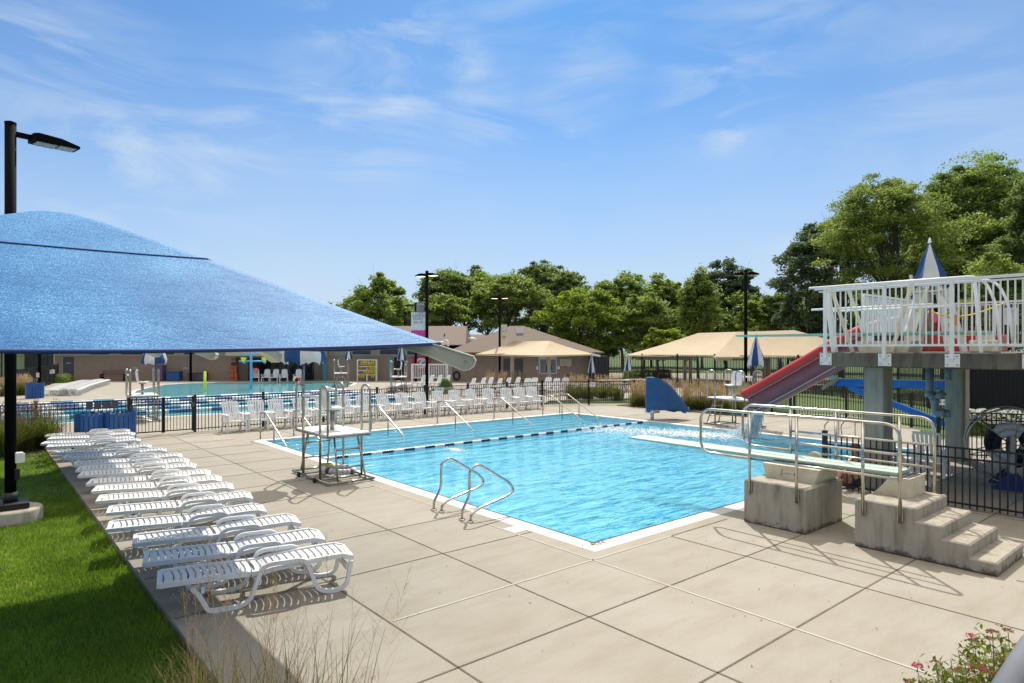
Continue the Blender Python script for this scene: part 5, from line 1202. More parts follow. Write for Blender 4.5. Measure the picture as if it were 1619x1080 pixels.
# rack of yellow life jackets
f = Fr(581, 55.8); t = empty('storage_rack', at(581, 55.8), -HU, 'white rack against the brown wall holding yellow life jackets', 'rack')
x0, x1, zt = f.x(566), f.x(595.5), f.z(569)
for x in (x0, (x0+x1)/2, x1):
    mb = MB(PAINT); mb.box(x-.05, x+.05, -.2, .2, 0, zt if x != (x0+x1)/2 else 1.1); mb.build('post', t)
for z in (zt, f.z(579.5), f.z(585.5), f.z(592.5)): mb = MB(PAINT); mb.box(x0, x1, -.22, .22, z-.04, z+.03); mb.build('shelf', t)
YJ = mat('jacket_yellow', (.62, .52, .04), .7, c2=(.42, .33, .03), ns=14); rl = random.Random(9)
for row, (za, px_s) in enumerate(((f.z(577.5), (574, 578, 582, 586, 590)), (f.z(584), (569, 588, 592)), (f.z(590.8), (578.5, 582.5, 586.5, 591.5)), (f.z(597.5), (571, 574.5, 590)))):
    for k, px in enumerate(px_s):
        mb = MB(YJ if (row, k) != (1, 0) else mat('jacket_orange', (.70, .25, .03), .7)); w_ = rl.uniform(.13, .19); hh = rl.uniform(.28, .40)
        for s in (-1, 1): mb.bbox(s*w_*.52-w_*.42, s*w_*.52+w_*.42, -.30, -.08, za, za+hh, .04)
        mb.bbox(-w_, w_, -.12, .02, za, za+hh*.7, .04); q = mb.build('life_jacket', None, at(581, 55.8)+RT*f.x(px), rot=(0, 0, -HU)); q['group'] = 'life jackets on the white rack'
        tag(q, ('orange' if (row, k) == (1, 0) else 'yellow')+f' life jacket on the {["top", "second", "third", "bottom"][row]} shelf of the white rack, {["first", "second", "third", "fourth", "fifth"][k]} from the left', 'life jacket')
# red round-logo banner and the white rail in front of it
f = Fr(666, 56.6); t = empty('wall_banner', at(666, 56.6), -HU, 'red wall banner with a white disc and a blue and red swirl', 'banner')
mb = MB(mat('banner_red', (.50, .02, .05), .7)); mb.box(f.x(652), f.x(680), 0, .02, f.z(584.5), f.z(563.5)); mb.build('cloth', t)
mb = MB(mat('banner_disc', (.62, .60, .70), .7)); mb.prism([(.52*math.cos(a), .44*math.sin(a)) for a in [2*math.pi*k/24 for k in range(24)]], .01, lambda u, v, w_: (u, -.012+w_, f.z(573.8)+v)); mb.build('disc', t)
mb = MB(mat('banner_blue', (.02, .04, .20), .7), mat('banner_red', (.5, .02, .05), .7))
mb.prism([(-.30, -.34), (.0, -.30), (.34, .06), (.30, .14), (-.02, -.04)], .006, lambda u, v, w_: (u, -.02+w_, f.z(573.8)+v)); mb.prism([(-.36, -.1), (-.26, -.16), (-.12, .12), (.02, .2), (-.1, .26), (-.3, .12)], .006, lambda u, v, w_: (u, -.02+w_, f.z(573.8)+v), mi=1); mb.build('swirl', t)
f = Fr(678, 53.5); t = empty('deck_railing', at(678, 53.5), -HU, 'white wooden railing in front of the red wall banner', 'railing')
mb = MB(PAINT); mb.box(f.x(651), f.x(707.5), -.05, .05, f.z(577.3), f.z(575.3)); mb.box(f.x(651), f.x(707.5), -.03, .03, .35, .43); mb.build('rail', t)
for px in (651.5, 678, 707): mb = MB(PAINT); mb.box(f.x(px)-.07, f.x(px)+.07, -.07, .07, 0, f.z(575.3)); mb.build('post', t)
mb = MB(PAINT)
for k in range(1, 20): x = f.x(651+56*k/20); mb.box(x-.025, x+.025, -.025, .025, .4, f.z(577))
mb.build('slats', t)
# hip roofed snack building
F2 = Fr(825, 55); o, rz = frame(825, 55)
bB = empty('snack_building', o, rz, 'small brown building with a shingled hip roof behind the near tan canopy', 'building')
xl, xr, ze = F2.x(717), F2.x(936), F2.z(558)
mb = MB(WALLB); mb.box(xl, F2.x(796), 0, .25, 0, ze); mb.box(F2.x(827), F2.x(852), 0, .25, 0, ze); mb.box(F2.x(881), xr, 0, .25, 0, ze); mb.box(F2.x(796), F2.x(827), 0, .25, F2.z(567), ze); mb.box(F2.x(852), F2.x(881), 0, .25, F2.z(563.5), ze); mb.box(F2.x(852), F2.x(881), 0, .25, 0, F2.z(591.5))
mb.box(xr-.25, xr, .25, 10, 0, ze); mb.box(xl, xl+.25, .25, 10, 0, ze); mb.build('wall', bB)
mb = MB(SHING); ex0, ex1 = F2.x(733), F2.x(953); a0 = F2.z(557); pk = F2.z(512)
mb.add([(ex0-1.5, -.9, a0), (ex1, -.9, a0), (ex1, 11, a0), (ex0-1.5, 11, a0), (F2.x(806), 5.0, pk), (F2.x(829), 5.0, pk)], [(0, 1, 5, 4), (1, 2, 5), (2, 3, 4, 5), (3, 0, 4)]); mb.add([(ex0-1.5, -.9, a0-.12), (ex1, -.9, a0-.12), (ex1, -.9, a0), (ex0-1.5, -.9, a0), (ex1, 11, a0-.12), (ex0-1.5, 11, a0-.12)], [(0, 1, 2, 3), (0, 5, 4, 1)]); mb.build('roof', bB)
mb = MB(DKGREY); mb.box(F2.x(796), F2.x(827), .10, .16, 0, F2.z(567)); dr = mb.build('door', bB)
mb = MB(mat('window_frame_white', (.62, .63, .62), .5)); x0, x1, z0, z1 = F2.x(852.5), F2.x(880.5), F2.z(591.3), F2.z(563.8)
for b_ in ((x0, x1, z0, z0+.09), (x0, x1, z1-.25, z1), (x0, x0+.09, z0, z1), (x1-.09, x1, z0, z1), ((x0+x1)/2-.05, (x0+x1)/2+.05, z0, z1)): mb.box(b_[0], b_[1], -.03, .06, b_[2], b_[3])
w_ = mb.build('window', bB); mb = MB(mat('pale_glass', (.20, .23, .25), .2)); mb.box(x0, x1, .08, .1, z0, z1); mb.build('pane', w_)
mb = MB(mat('shutter_box', (.55, .48, .36), .7)); mb.prism([(F2.x(885), F2.z(567.5)), (F2.x(904), F2.z(567)), (F2.x(904), F2.z(578)), (F2.x(900), F2.z(580.5)), (F2.x(895), F2.z(578.5)), (F2.x(889), F2.z(579.5)), (F2.x(885), F2.z(578))], .12, lambda u, v, w__: (u, -w__, v)); mb.build('rolled_blind', bB)
mb = MB(PAINT); mb.box(F2.x(848), F2.x(851), -.02, 0, F2.z(584.5), F2.z(579)); mb.box(F2.x(881.5), F2.x(885), -.02, 0, F2.z(584), F2.z(579)); mb.build('notice', bB)
mb = MB(mat('counter', (.35, .26, .2), .7)); mb.box(F2.x(892), F2.x(904), -.35, 0, F2.z(591.8), F2.z(590.5)); mb.build('counter_shelf', bB)
mb = MB(BLACK); mb.tube([(F2.x(722)+.25*math.cos(a), -.06, F2.z(594)+.33*math.sin(a)) for a in [2*math.pi*k/16 for k in range(16)]], .07, 8, True); mb.build('hose_reel', bB)
mb = MB(PAINT)
for px, py, s in ((776, 526, .26), (823, 519.2, .3), (857, 530.5, .2)): mb.box(F2.x(px)-s, F2.x(px)+s, 3.2, 3.8, F2.z(py)-.35, F2.z(py)+.1)
mb.build('roof_vent', bB)
locker(906, 932, 595, BLUEP, 'long blue storage box against the right end of the snack building', 'storage_box', 'box')
f = Fr(948, 52); t = empty('equipment_shed', at(948, 53), -HU, 'dark steel shed between the snack building and the tall fence', 'shed'); mb = MB(mat('shed_dark', (.03, .034, .05), .6)); mb.box(f.x(935), f.x(962), 0, 2.2, 0, gz(563, 53)); mb.build('wall', t)
mb = MB(BLACK)
for k in range(6): mb.box(f.x(935+5.4*k)-.04, f.x(935+5.4*k)+.04, -.04, 0, 0, gz(562.5, 53))
mb.build('ribs', t)

# ================================================================ tan shade structures
TANF = mat('tan_canopy_cloth', (.50, .41, .27), .8, c2=(.46, .375, .245), ns=.8, trans=.12, bump=.1, bs=5)
def tan_canopy(label, cor, ridge, posts, ph, fascia=None):
    """cor: four eave corners (world points, in order), ridge: two points"""
    o = sum(cor, Vector())/4; o.z = 0; t = empty('tan_shade_canopy', o, 0, label, 'shade canopy', 'tan shade canopies')
    mb = MB(TANF); C4 = [c-o for c in cor]; R2 = [r-o for r in ridge]
    def patch(a, b, c, d, n_=8):      # a-b eave, d-c ridge
        vs = []
        for i in range(n_+1):
            for j in range(n_+1):
                u, v = i/n_, j/n_; p = (a*(1-u)+b*u)*(1-v)+(d*(1-u)+c*u)*v; p = p.copy(); p.z -= .10*math.sin(math.pi*v)*(.6+.4*math.sin(math.pi*u)) + (.07*math.sin(math.pi*u) if 0 else 0); vs.append(p)
        mb.add(vs, [(i*(n_+1)+j, (i+1)*(n_+1)+j, (i+1)*(n_+1)+j+1, i*(n_+1)+j+1) for i in range(n_) for j in range(n_)], True)
    patch(C4[0], C4[1], R2[1], R2[0]); patch(C4[1], C4[2], R2[1], R2[1]); patch(C4[2], C4[3], R2[0], R2[1]); patch(C4[3], C4[0], R2[0], R2[0]); mb.build('cloth', t)
    mb = MB(TANPOST)
    for i in range(4): mb.beam(C4[i]-Vector((0, 0, .06)), C4[(i+1) % 4]-Vector((0, 0, .06)), .06, .06)
    mb.build('edge_beam', t)
    for p in posts:
        mb = MB(TANPOST); q = p-o; mb.tube([(q.x, q.y, 0), (q.x, q.y, ph)], .13, 12); mb.build('post', t)
    for a, b in (fascia or []):
        mb = MB(TANPOST); mb.beam(a-o, b-o, .10, .26); mb.build('fascia', t)
    return t
def lvl(px, z, d): return at(px, d, z=z)
N0 = lvl(857, 2.36, 41)
Lc = lvl(752.5, 2.44, 43.5); Rc = lvl(941, 2.40, 47)
tan_canopy('near tan fabric canopy on two posts in front of the snack building', [Lc, N0, Rc, Lc+Rc-N0], [lvl(812, gz(540, 44.5), 44.5), lvl(869, gz(539, 46), 46)], [lvl(810, 0, 43.6), lvl(868, 0, 44.5)], 2.5)
mb = MB(PAINT); a = lvl(935, 2.38, 46.6); mb.beam(a, lvl(949, 2.27, 46.3), .12, .12); tag(mb.build('canopy_arm', None), 'white arm end poking out at the right corner of the near tan canopy', 'canopy arm')
for px in (826, 852): pass
tan_canopy('far tan fabric canopy, left one of two overlapping, beside the hedge', [lvl(988, 2.30, 49), lvl(1150, 2.28, 46), lvl(1320, 2.28, 55), lvl(1110, 2.28, 58)], [lvl(1104, gz(526.5, 52), 52), lvl(1190, gz(524, 52), 52)], [lvl(1083, 0, 50), lvl(1091.5, 0, 50)], 2.3, [(lvl(1005, gz(566.5, 49.3), 49.3), lvl(1096, gz(566.5, 49.3), 49.3))])
tan_canopy('far tan fabric canopy, right one of two overlapping, partly behind the red slide', [lvl(1128, 2.24, 44), lvl(1345, 2.24, 43), lvl(1420, 2.24, 50), lvl(1190, 2.24, 52)], [lvl(1165, gz(525, 47.5), 47.5), lvl(1256, gz(522, 47.5), 47.5)], [lvl(1209, 0, 46), lvl(1215.5, 0, 46)], 2.25, [(lvl(1131, gz(567, 44.6), 44.6), lvl(1200, gz(567, 44.6), 44.6))])
# tall boundary fences
fence('tall_fence', [tuple(at(962, 50).xy), tuple(at(1130, 46).xy), tuple(at(1262, 40).xy), tuple(at(1420, 33).xy), tuple(at(1530, 27).xy)], 'tall black picket fence along the park behind the tan canopies', h=2.35, gap=.13, post_every=3.0, pw=.03, postw=.09)
t = fence('tall_fence', [tuple(at(1528, 25.5).xy), tuple(at(1720, 23).xy)], 'tall black fence hung with dark mesh at the right edge', h=2.5, gap=.13, post_every=2.4, pw=.02)
a, b = at(1528, 25.5), at(1720, 23); mb = MB(BLACKPL); mb.beam(Vector((a.x, a.y, 1.25))-t.location+Vector((.05, .05, 0)), Vector((b.x, b.y, 1.25))-t.location+Vector((.05, .05, 0)), .01, 2.3); mb.build('mesh_screen', t)
fence('tall_fence', [tuple(at(-40, 44).xy), tuple(at(40, 50).xy), tuple(at(84, 60).xy)], 'tall black fence beyond the left end of the pools', h=2.4, gap=.14, post_every=3, pw=.03)
fence('picket_fence', [tuple(at(22, 40).xy), tuple(at(60, 45).xy), tuple(at(92, 54).xy)], 'black picket fence running away beside the far left loungers', h=1.5, gap=.14, pw=.025, post_every=2.6)
for k, (px, py, d) in enumerate(((40, 596, 42.2), (59, 593, 44.8), (80, 588, 50), (84, 587.4, 51))):
    mb = MB(PAINT); mb.box(-.12, .12, -.01, .01, -.16, .16); q = mb.build('fence_plate', None, at(px, d-.3, py), rot=(0, 0, -HU)); tag(q, f'small white plate on the far left fence, {ORD[k] if k else "first"} from the left', 'sign', 'white plates on the far left fence')
# splash features in the wading pool
d = 45.6; f = Fr(397, d); t = empty('bucket_fountain', at(397, d), -HU, 'sky blue splash pole with two cross bars and two yellow tipping buckets', 'water feature')
mb = MB(SKYBL); mb.tube([(0, 0, -.4), (0, 0, f.z(557))], .085, 12); mb.build('pole', t)
mb = MB(SKYBL); mb.tube([(f.x(380), 0, f.z(559.5)), (f.x(420), 0, f.z(559.5))], .055, 10); mb.build('cross_bar', t); mb = MB(SKYBL); mb.tube([(f.x(378), 0, f.z(571)), (f.x(420), 0, f.z(571))], .055, 10); mb.build('cross_bar', t)
for px in (386.5, 419): mb = MB(mat('bucket_yellow', (.85, .80, .02), .4)); mb.lathe([(.001, -.30), (.11, -.28), (.20, 0), (.17, 0), (.10, -.25)], 12, (f.x(px), -.15, f.z(565.3))); mb.build('bucket', t); mb = MB(SKYBL); mb.lathe([(.001, -.16), (.1, -.1), (.14, 0)], 10, (f.x(px), -.05, f.z(571.5))); mb.build('nozzle', t)
t = empty('water_post', at(324, 42.5), -HU, 'lime yellow water post standing in the wading pool', 'water feature'); mb = MB(mat('lime_yellow', (.66, .75, .03), .4)); mb.tube([(0, 0, -.4), (0, 0, gz(589, 42.5))], .085, 12); mb.lathe([(.085, 0), (.07, .06), (.001, .09)], 12, (0, 0, gz(589, 42.5))); mb.build('post', t); mb = MB(PAINT); mb.lathe([(.088, -.02), (.10, 0), (.088, .02)], 12, (0, 0, .9)); mb.build('collar', t)
mb = MB(mat('red_ring', (.62, .06, .04), .5), PAINT)
for k in range(16): a0, a1 = 2*math.pi*k/16, 2*math.pi*(k+1)/16; mb.tube([(.22*math.cos(a), 0, .30*math.sin(a)) for a in (a0, a1)], .07, 8, mi=k//4 % 2)
tag(mb.build('ring_buoy', None, at(468.5, 52.5, 602.5), rot=(0, 0, -HU)), 'red and white ring buoy standing at the far edge of the wading pool', 'ring buoy')

# ================================================================ plants
rg = np.random.default_rng(77)
def leaves(name, C, size, m, parent=None, up=.5, seed=1, ratio=.55, hang=0.):
    """C (n,3) leaf centres -> one folded rhombic leaf each"""
    r_ = np.random.default_rng(seed); n = len(C); nz = r_.normal(0, 1, (n, 3)); nz[:, 2] = np.abs(nz[:, 2])+up; nz /= np.linalg.norm(nz, axis=1)[:, None]
    a = r_.normal(0, 1, (n, 3)); a[:, 2] -= hang; a -= nz*(a*nz).sum(1)[:, None]; a /= np.linalg.norm(a, axis=1)[:, None]; b = np.cross(nz, a)
    s = (size*r_.uniform(.6, 1.35, n))[:, None]
    V = np.concatenate([C-a*s*.5, C+b*s*ratio*.5+nz*s*.08, C+a*s*.5, C-b*s*ratio*.5+nz*s*.08], 0); i = np.arange(n)
    return rawmesh(name, V, np.stack([i, i+n, i+2*n, i+3*n], 1), m, parent)
LM = {
 'mid': leaf_mat('leaf_mid', (.085, .145, .042), (.24, .33, .085), .55, (.30, .36, .10)),
 'dark': leaf_mat('leaf_dark', (.070, .118, .040), (.19, .26, .08), .52, (.20, .26, .08)),
 'lime': leaf_mat('leaf_lime', (.075, .13, .020), (.25, .34, .06), .5, (.38, .42, .12)),
 'olive': leaf_mat('leaf_olive', (.080, .130, .034), (.24, .31, .085), .55, (.32, .36, .12)),
 'grey': leaf_mat('leaf_grey', (.045, .080, .045), (.14, .20, .10), .42),
}
def tree(label, px, top, hw_px, d, kind='round', col='mid', base_py=None, seed=0, leafpx=4.2, dens=.50, nclump=None, group='trees behind the pool', trunk=True, low=None):
    r_ = np.random.default_rng(seed*13+5); pos = at(px, d); H = gz(top, d); hw = hw_px/1020*d
    t = empty('tree', pos, 0, label, 'tree', group)
    zlo = {'round': .22, 'spread': .34, 'upright': .10, 'conifer': .06, 'loose': .25}[kind]*H if low is None else low
    zc_, rz_ = (H+zlo)/2, (H-zlo)/2
    nc = nclump or {'round': 90, 'spread': 105, 'upright': 60, 'conifer': 70, 'loose': 60}[kind]
    cr = {'round': .24, 'spread': .22, 'upright': .30, 'conifer': .28, 'loose': .24}[kind]*min(hw, rz_*1.4)
    cl = []
    tries = 0
    while len(cl) < nc and tries < 9000:
        tries += 1
        v = r_.normal(0, 1, 3); v /= np.linalg.norm(v); rr = r_.uniform(.30, 1)**.55
        x, y, z = v*rr
        if kind == 'spread': z = abs(z)*1.0 if r_.random() < .65 else z; wz = 1.0; z = z*1.0
        if kind == 'spread' and z < -.75: continue
        if kind == 'round' and z < -.85: continue
        k = 1.0
        if kind == 'upright': k = .45+.55*math.cos(max(-.9, z)*1.35) if z > -.2 else 1
        if kind == 'conifer': k = max(.16, 1-(z+1)/2*.80)*1.15
        q = np.array([x*(hw-cr*.8)*k, y*(hw-cr*.8)*k, zc_+z*(rz_-cr*.45)])
        if any(np.linalg.norm((q-c)/np.array([1, 1, .8])) < cr*.52 for c in cl): continue
        cl.append(q)
    # a few outlying sprays break the outline
    for _ in range(int(nc*.25)):
        b_ = cl[int(r_.integers(0, nc if len(cl) >= nc else len(cl)))]; o_ = b_-np.array([0, 0, zc_]); cl.append(b_+o_/max(.1, np.linalg.norm(o_))*cr*r_.uniform(.35, .62))
    cl = np.array(cl); area = math.pi*hw_px*(H-zlo)/2*1020/d
    n = int(min(95000, max(9000, area*dens*1.9))); per = r_.dirichlet(np.ones(len(cl))*3)*n; C = []
    flat = {'round': .62, 'spread': .40, 'upright': .95, 'conifer': .6, 'loose': .55}[kind]
    for i, (c, k) in enumerate(zip(cl, per)):
        k = int(k)+6; out_ = i >= len(cl)-int(nc*.25); sz = cr*(r_.uniform(.65, 1.25) if not out_ else r_.uniform(.35, .6)); m_ = k if not out_ else max(8, k//2)
        v = r_.normal(0, 1, (m_, 3)); v /= np.linalg.norm(v, axis=1)[:, None]; rad = r_.uniform(.15, 1, m_)**.5
        lump = 1+.28*np.sin(v[:, 0]*5+i)*np.cos(v[:, 1]*4+i*2)+r_.normal(0, .08, m_)
        p = v*(rad*lump*sz)[:, None]*np.array([1, 1, flat]); p[:, 2] -= .10*(p[:, 0]**2+p[:, 1]**2)/sz*(1 if kind in ('spread', 'conifer') else .3); C.append(p+c)
    C = np.concatenate(C); C = C[C[:, 2] > .2]
    leaves('crown', C, leafpx/1020*d, LM[col], t, .55 if kind != 'conifer' else .2, seed, .6)
    if trunk:
        mb = MB(BARK); tr_ = .020*H*(.8 if kind != 'upright' else .6); zf = zlo+(H-zlo)*(.22 if kind != 'conifer' else .9); lean = r_.normal(0, .03*H, 2)
        P = [(0, 0, -.3), (0, 0, .15), (lean[0]*.3, lean[1]*.3, zf*.5), (lean[0], lean[1], zf)]; mb.tube(P, [tr_*1.35, tr_, tr_*.8, tr_*.55], 9)
        idx = r_.permutation(nc if len(cl) >= nc else len(cl))[:26 if kind == 'spread' else 16]
        for i in idx:
            c = cl[i]; z0 = zf*r_.uniform(.62, 1.0); s0 = np.array([lean[0]*z0/zf, lean[1]*z0/zf, z0]); mid = s0*.45+c*.55+np.array([0, 0, -.10*np.linalg.norm(c[:2]-s0[:2])]) + r_.normal(0, .04*hw, 3)
            m2 = s0*.2+c*.8+np.array([0, 0, .0])+r_.normal(0, .03*hw, 3)
            if c[2] < z0*.8: continue
            mb.tube([tuple(s0), tuple((s0*.7+mid*.3)+r_.normal(0, .02*hw, 3)), tuple(mid), tuple(m2), tuple(c)], [tr_*.45, tr_*.34, tr_*.22, tr_*.13, tr_*.05], 5)
            if kind in ('spread', 'loose', 'round'):
                for _ in range(3):
                    e_ = c+r_.normal(0, cr*.8, 3); mb.tube([tuple(mid), tuple((mid+e_)/2+r_.normal(0, .03*hw, 3)), tuple(e_)], [tr_*.14, tr_*.08, tr_*.03], 4)
        mb.build('trunk', t)
    return t
TREES = [
 ('small light green tree alone left of the banner post', 597, 430, 60, 84, 'loose', 'mid'),
 ('dark green tree just behind the banner lamp post', 708, 424, 52, 92, 'round', 'dark'),
 ('broad green tree left of the second lamp post', 742, 419, 70, 96, 'spread', 'mid'),
 ('yellowish green tree low behind the banner lamp post', 700, 462, 46, 80, 'spread', 'olive'),
 ('wide spreading green tree behind the second lamp post', 806, 430, 66, 84, 'spread', 'olive'),
 ('tallest dark tree of the middle group above the snack roof', 856, 411, 58, 104, 'spread', 'dark'),
 ('dark tree at the right end of the middle group', 895, 424, 40, 98, 'round', 'dark'),
 ('dark tree filling the gap behind the brown roofs', 770, 450, 55, 110, 'round', 'dark'),
 ('bright yellow green tree right of the snack roof', 918, 449, 66, 63, 'spread', 'lime'),
 ('dark green tree behind the bright yellow green one', 985, 424, 52, 86, 'spread', 'mid'),
 ('green tree left of the pointed upright tree', 1040, 432, 46, 88, 'round', 'mid'),
 ('rounded olive tree above the left end of the far tan canopy', 1018, 462, 52, 64, 'spread', 'olive'),
 ('small pale tree low beside the far tan canopy', 1050, 512, 34, 58, 'loose', 'lime'),
 ('upright pointed green tree left of the right hand lamp', 1104, 416, 40, 61, 'upright', 'olive'),
 ('grey green tree behind the right hand lamp post', 1148, 405, 52, 98, 'round', 'grey'),
 ('young yellow green tree by the right hand lamp post', 1188, 472, 26, 68, 'loose', 'lime'),
 ('dark fir like tree left of the high platform', 1278, 345, 60, 60, 'round', 'grey'),
 ('low dark tree behind the far tan canopy', 1232, 455, 40, 70, 'round', 'dark'),
 ('huge spreading tree with visible limbs behind the platform umbrella', 1402, 278, 112, 47, 'spread', 'olive'),
 ('very tall feathery tree at the upper right', 1545, 234, 100, 55, 'spread', 'mid'),
 ('dark leafy tree cut by the right edge of the photo', 1640, 262, 70, 40, 'round', 'dark'),
 ('yellow green leafy tree low behind the right end of the platform', 1585, 392, 85, 34, 'round', 'olive'),
 ('tall green tree filling the gap between the two biggest trees', 1492, 318, 70, 62, 'round', 'mid'),
 ('green tree filling the skyline between the dark tree and the huge spreading one', 1330, 322, 64, 66, 'round', 'mid'),
 ('full olive tree close behind the right half of the platform', 1530, 330, 90, 50, 'spread', 'olive'),
 ('shaded tree mass behind the white railing', 1462, 425, 75, 52, 'round', 'dark'),
 ('dark tree beyond the left end of the long building', 22, 480, 72, 62, 'round', 'dark'),
 ('green tree whose low branch hangs beside the long building', 70, 455, 45, 72, 'spread', 'mid'),
 ('shaded tree behind the long roof', 655, 470, 45, 100, 'round', 'mid'),
]
for i, (lab, px, top, hw, d, kind, col) in enumerate(TREES):
    big = hw > 90
    if d > 60 and kind in ('round', 'spread'): hw *= 1.16; kind = 'spread'
    tree(lab, px, top, hw, d, kind, col, seed=i+1, leafpx=4.0 if big else 4.6, dens=.75 if big else .8, nclump=170 if big else None, low=(1.6 if 900 < px < 1330 and d > 55 else None))
for k, (px, d) in enumerate(((870, 112), (960, 100), (1030, 104), (1110, 98), (1180, 92), (1245, 84), (1330, 78), (1395, 76), (1500, 70), (620, 118), (560, 122))):
    tree(f'background tree standing farthest back, {ORD[k] if k else "first"} of the rear row', px, 462 if px < 1300 else 440, 62, d, 'round', 'mid', seed=60+k, leafpx=5.5, dens=.45, low=.6, group='rear row of trees')

def bladeplant(name, n, h, spread, wd, m, parent, seed, lean=.55, r0=.12, loc=(0, 0, 0), seg=5):
    """arching blades rising from a tuft"""
    r_ = np.random.default_rng(seed); a = r_.uniform(0, 2*np.pi, n); rr = r_.uniform(0, r0, n); L_ = h*r_.uniform(.55, 1.1, n); le = spread*r_.uniform(.15, 1, n)
    d = np.stack([np.cos(a), np.sin(a), np.zeros(n)], 1); root = d*rr[:, None]+np.array(loc); s = np.stack([-np.sin(a), np.cos(a), np.zeros(n)], 1)
    tw = r_.uniform(-.5, .5, n); s = s*np.cos(tw)[:, None]+d*np.sin(tw)[:, None]
    V = []; 
    for k in range(seg+1):
        t_ = k/seg; c = root + d*(le*t_**2.0)[:, None] + np.array([0, 0, 1])*(L_*(t_-.22*t_**3*(le/spread)))[:, None]; w_ = wd*(1-t_**1.6)*.5+.0006; V += [c-s*w_, c+s*w_]
    V = np.concatenate(V, 0); i = np.arange(n); F_ = [np.stack([i+2*k*n, i+(2*k+1)*n, i+(2*k+3)*n, i+(2*k+2)*n], 1) for k in range(seg)]
    return rawmesh(name, V, np.concatenate(F_, 0), m, parent)
GB = leaf_mat('tall_grass_blade', (.045, .065, .012), (.17, .20, .045), .4, (.32, .26, .10), ns=2.)
GR = leaf_mat('reddish_grass_blade', (.05, .06, .015), (.16, .16, .04), .35, (.22, .03, .035), ns=6.)
PL = leaf_mat('grass_plume', (.26, .19, .10), (.50, .40, .24), .4, (.62, .54, .38), ns=4.)
PLR = leaf_mat('brown_plume', (.10, .055, .035), (.24, .15, .08), .35, (.32, .24, .13), ns=4.)
def plume_stalks(name, n, h, spread, m, parent, seed, plen=.28, pr=.035, k_=34, r0=.12, airy=False):
    r_ = np.random.default_rng(seed); Vs = []; C = []
    mb_pts = []
    for i in range(n):
        a = r_.uniform(0, 6.28); rr = r_.uniform(0, r0); le = spread*r_.uniform(.05, 1); L_ = h*r_.uniform(.75, 1.08); d = np.array([math.cos(a), math.sin(a), 0])
        f_ = lambda t_: d*(rr+le*t_**1.8)+np.array([0, 0, L_*t_])
        for s_ in range(8): C.append(np.stack([f_(t_) for t_ in np.linspace(s_/8, (s_+1)/8, 3)]))
        if airy:
            for _ in range(k_):
                t_ = r_.uniform(.50, 1); b = f_(t_); a2 = r_.uniform(0, 6.28); ll = (1.15-t_)*.55*r_.uniform(.2, 1); e_ = b+np.array([math.cos(a2)*ll*.55, math.sin(a2)*ll*.55, ll*.75]); C.append(np.stack([b, (b+e_)/2+r_.normal(0, .006, 3), e_])); Vs.append(e_)
                for _ in range(3): Vs.append(b+(e_-b)*r_.uniform(.35, 1)+r_.normal(0, .014, 3))
        else:
            t_ = r_.uniform(1-plen/L_, 1.0, k_); Vs += [f_(q)+r_.normal(0, pr*.5, 3) for q in t_]
    C = np.array(C); n2 = len(C); w_ = (.0008 if airy else .004); side = r_.normal(0, 1, (n2, 3)); side[:, 2] = 0; side /= np.linalg.norm(side, axis=1)[:, None]; side *= w_
    V = np.concatenate([C[:, 0]-side, C[:, 0]+side, C[:, 1]-side, C[:, 1]+side, C[:, 2]-side*.6, C[:, 2]+side*.6], 0); i = np.arange(n2)
    rawmesh('stalks', V, np.concatenate([np.stack([i, i+n2, i+3*n2, i+2*n2], 1), np.stack([i+2*n2, i+3*n2, i+5*n2, i+4*n2], 1)], 0), m, parent)
    leaves(name, np.array(Vs), .0055 if airy else .05, m, parent, 0, seed, .5 if airy else .22, 3)
def ograss(label, loc, h, hs, sp, nb, ns, seed, col=GB, pm=PL, wd=.010, group='ornamental grasses', r0=.16, pl=.3):
    t = empty('ornamental_grass', loc, 0, label, 'ornamental grass', group); bladeplant('blades', nb, h, sp, wd, col, t, seed, r0=r0)
    if ns: plume_stalks('plumes', ns, hs, sp*.55, pm, t, seed+1, plen=pl, r0=r0)
    return t
# by the fence at the left, behind the lawn
for k, (x, y) in enumerate(((-5.75, 16.2), (-6.6, 16.0), (-7.5, 16.3), (-6.2, 15.5), (-8.4, 16.1), (-7.1, 15.4), (-5.2, 16.5), (-9.3, 16.3))):
    ograss(f'dense green grass clump with brown plumes in front of the left fence, {ORD[k] if k else "first"} of the bed', (x, y, -.1), 1.15, 1.35, .75, 620, 34, 200+k, pm=PLR, wd=.016, group='grass clumps along the left fence', r0=.30)
mb = MB(SOIL); mb.box(-12, -5.3, 15.0, 17.0, -.095, -.07); struct(mb.build('planting_bed_soil'))
# far beds
for k, (px, d, h) in enumerate(((22, 38.5, 1.2), (32, 39.5, 1.25), (41, 39, 1.15), (10, 38, 1.1))):
    ograss(f'straw topped grass clump left of the far blue bin, {ORD[k] if k else "first"} one', at(px, d), h*.75, h, .5, 260, 60, 230+k, wd=.03, group='far left straw grasses', r0=.4)
i = 0
for k in range(17):
    x = 18.2+rnd.uniform(-.5, .6); y = 8.0+k*.38; ograss(f'tan plumed grass clump behind the far guard stand, {ORD[k] if k else "first"} from the slide end', (x, y, 0), .70, 1.30, .42, 330, 60, 250+k, wd=.022, group='tan plumed grasses behind the far guard stand', r0=.28, pl=.6)
mb = MB(SOIL); mb.box(17.4, 19.2, 7.6, 14.6, .001, .03); struct(mb.build('planting_bed_soil'))
for k, (px, d) in enumerate(((906, 36), (918, 37), (930, 36), (942, 38), (953, 36.5), (966, 38), (975, 36), (900, 39))):
    ograss(f'yellow green grass clump behind the right part of the pool fence, {ORD[k] if k else "first"} from the left', at(px, d), .85, 1.25, .5, 260, 24, 280+k, wd=.03, group='grasses behind the right part of the pool fence', r0=.4)
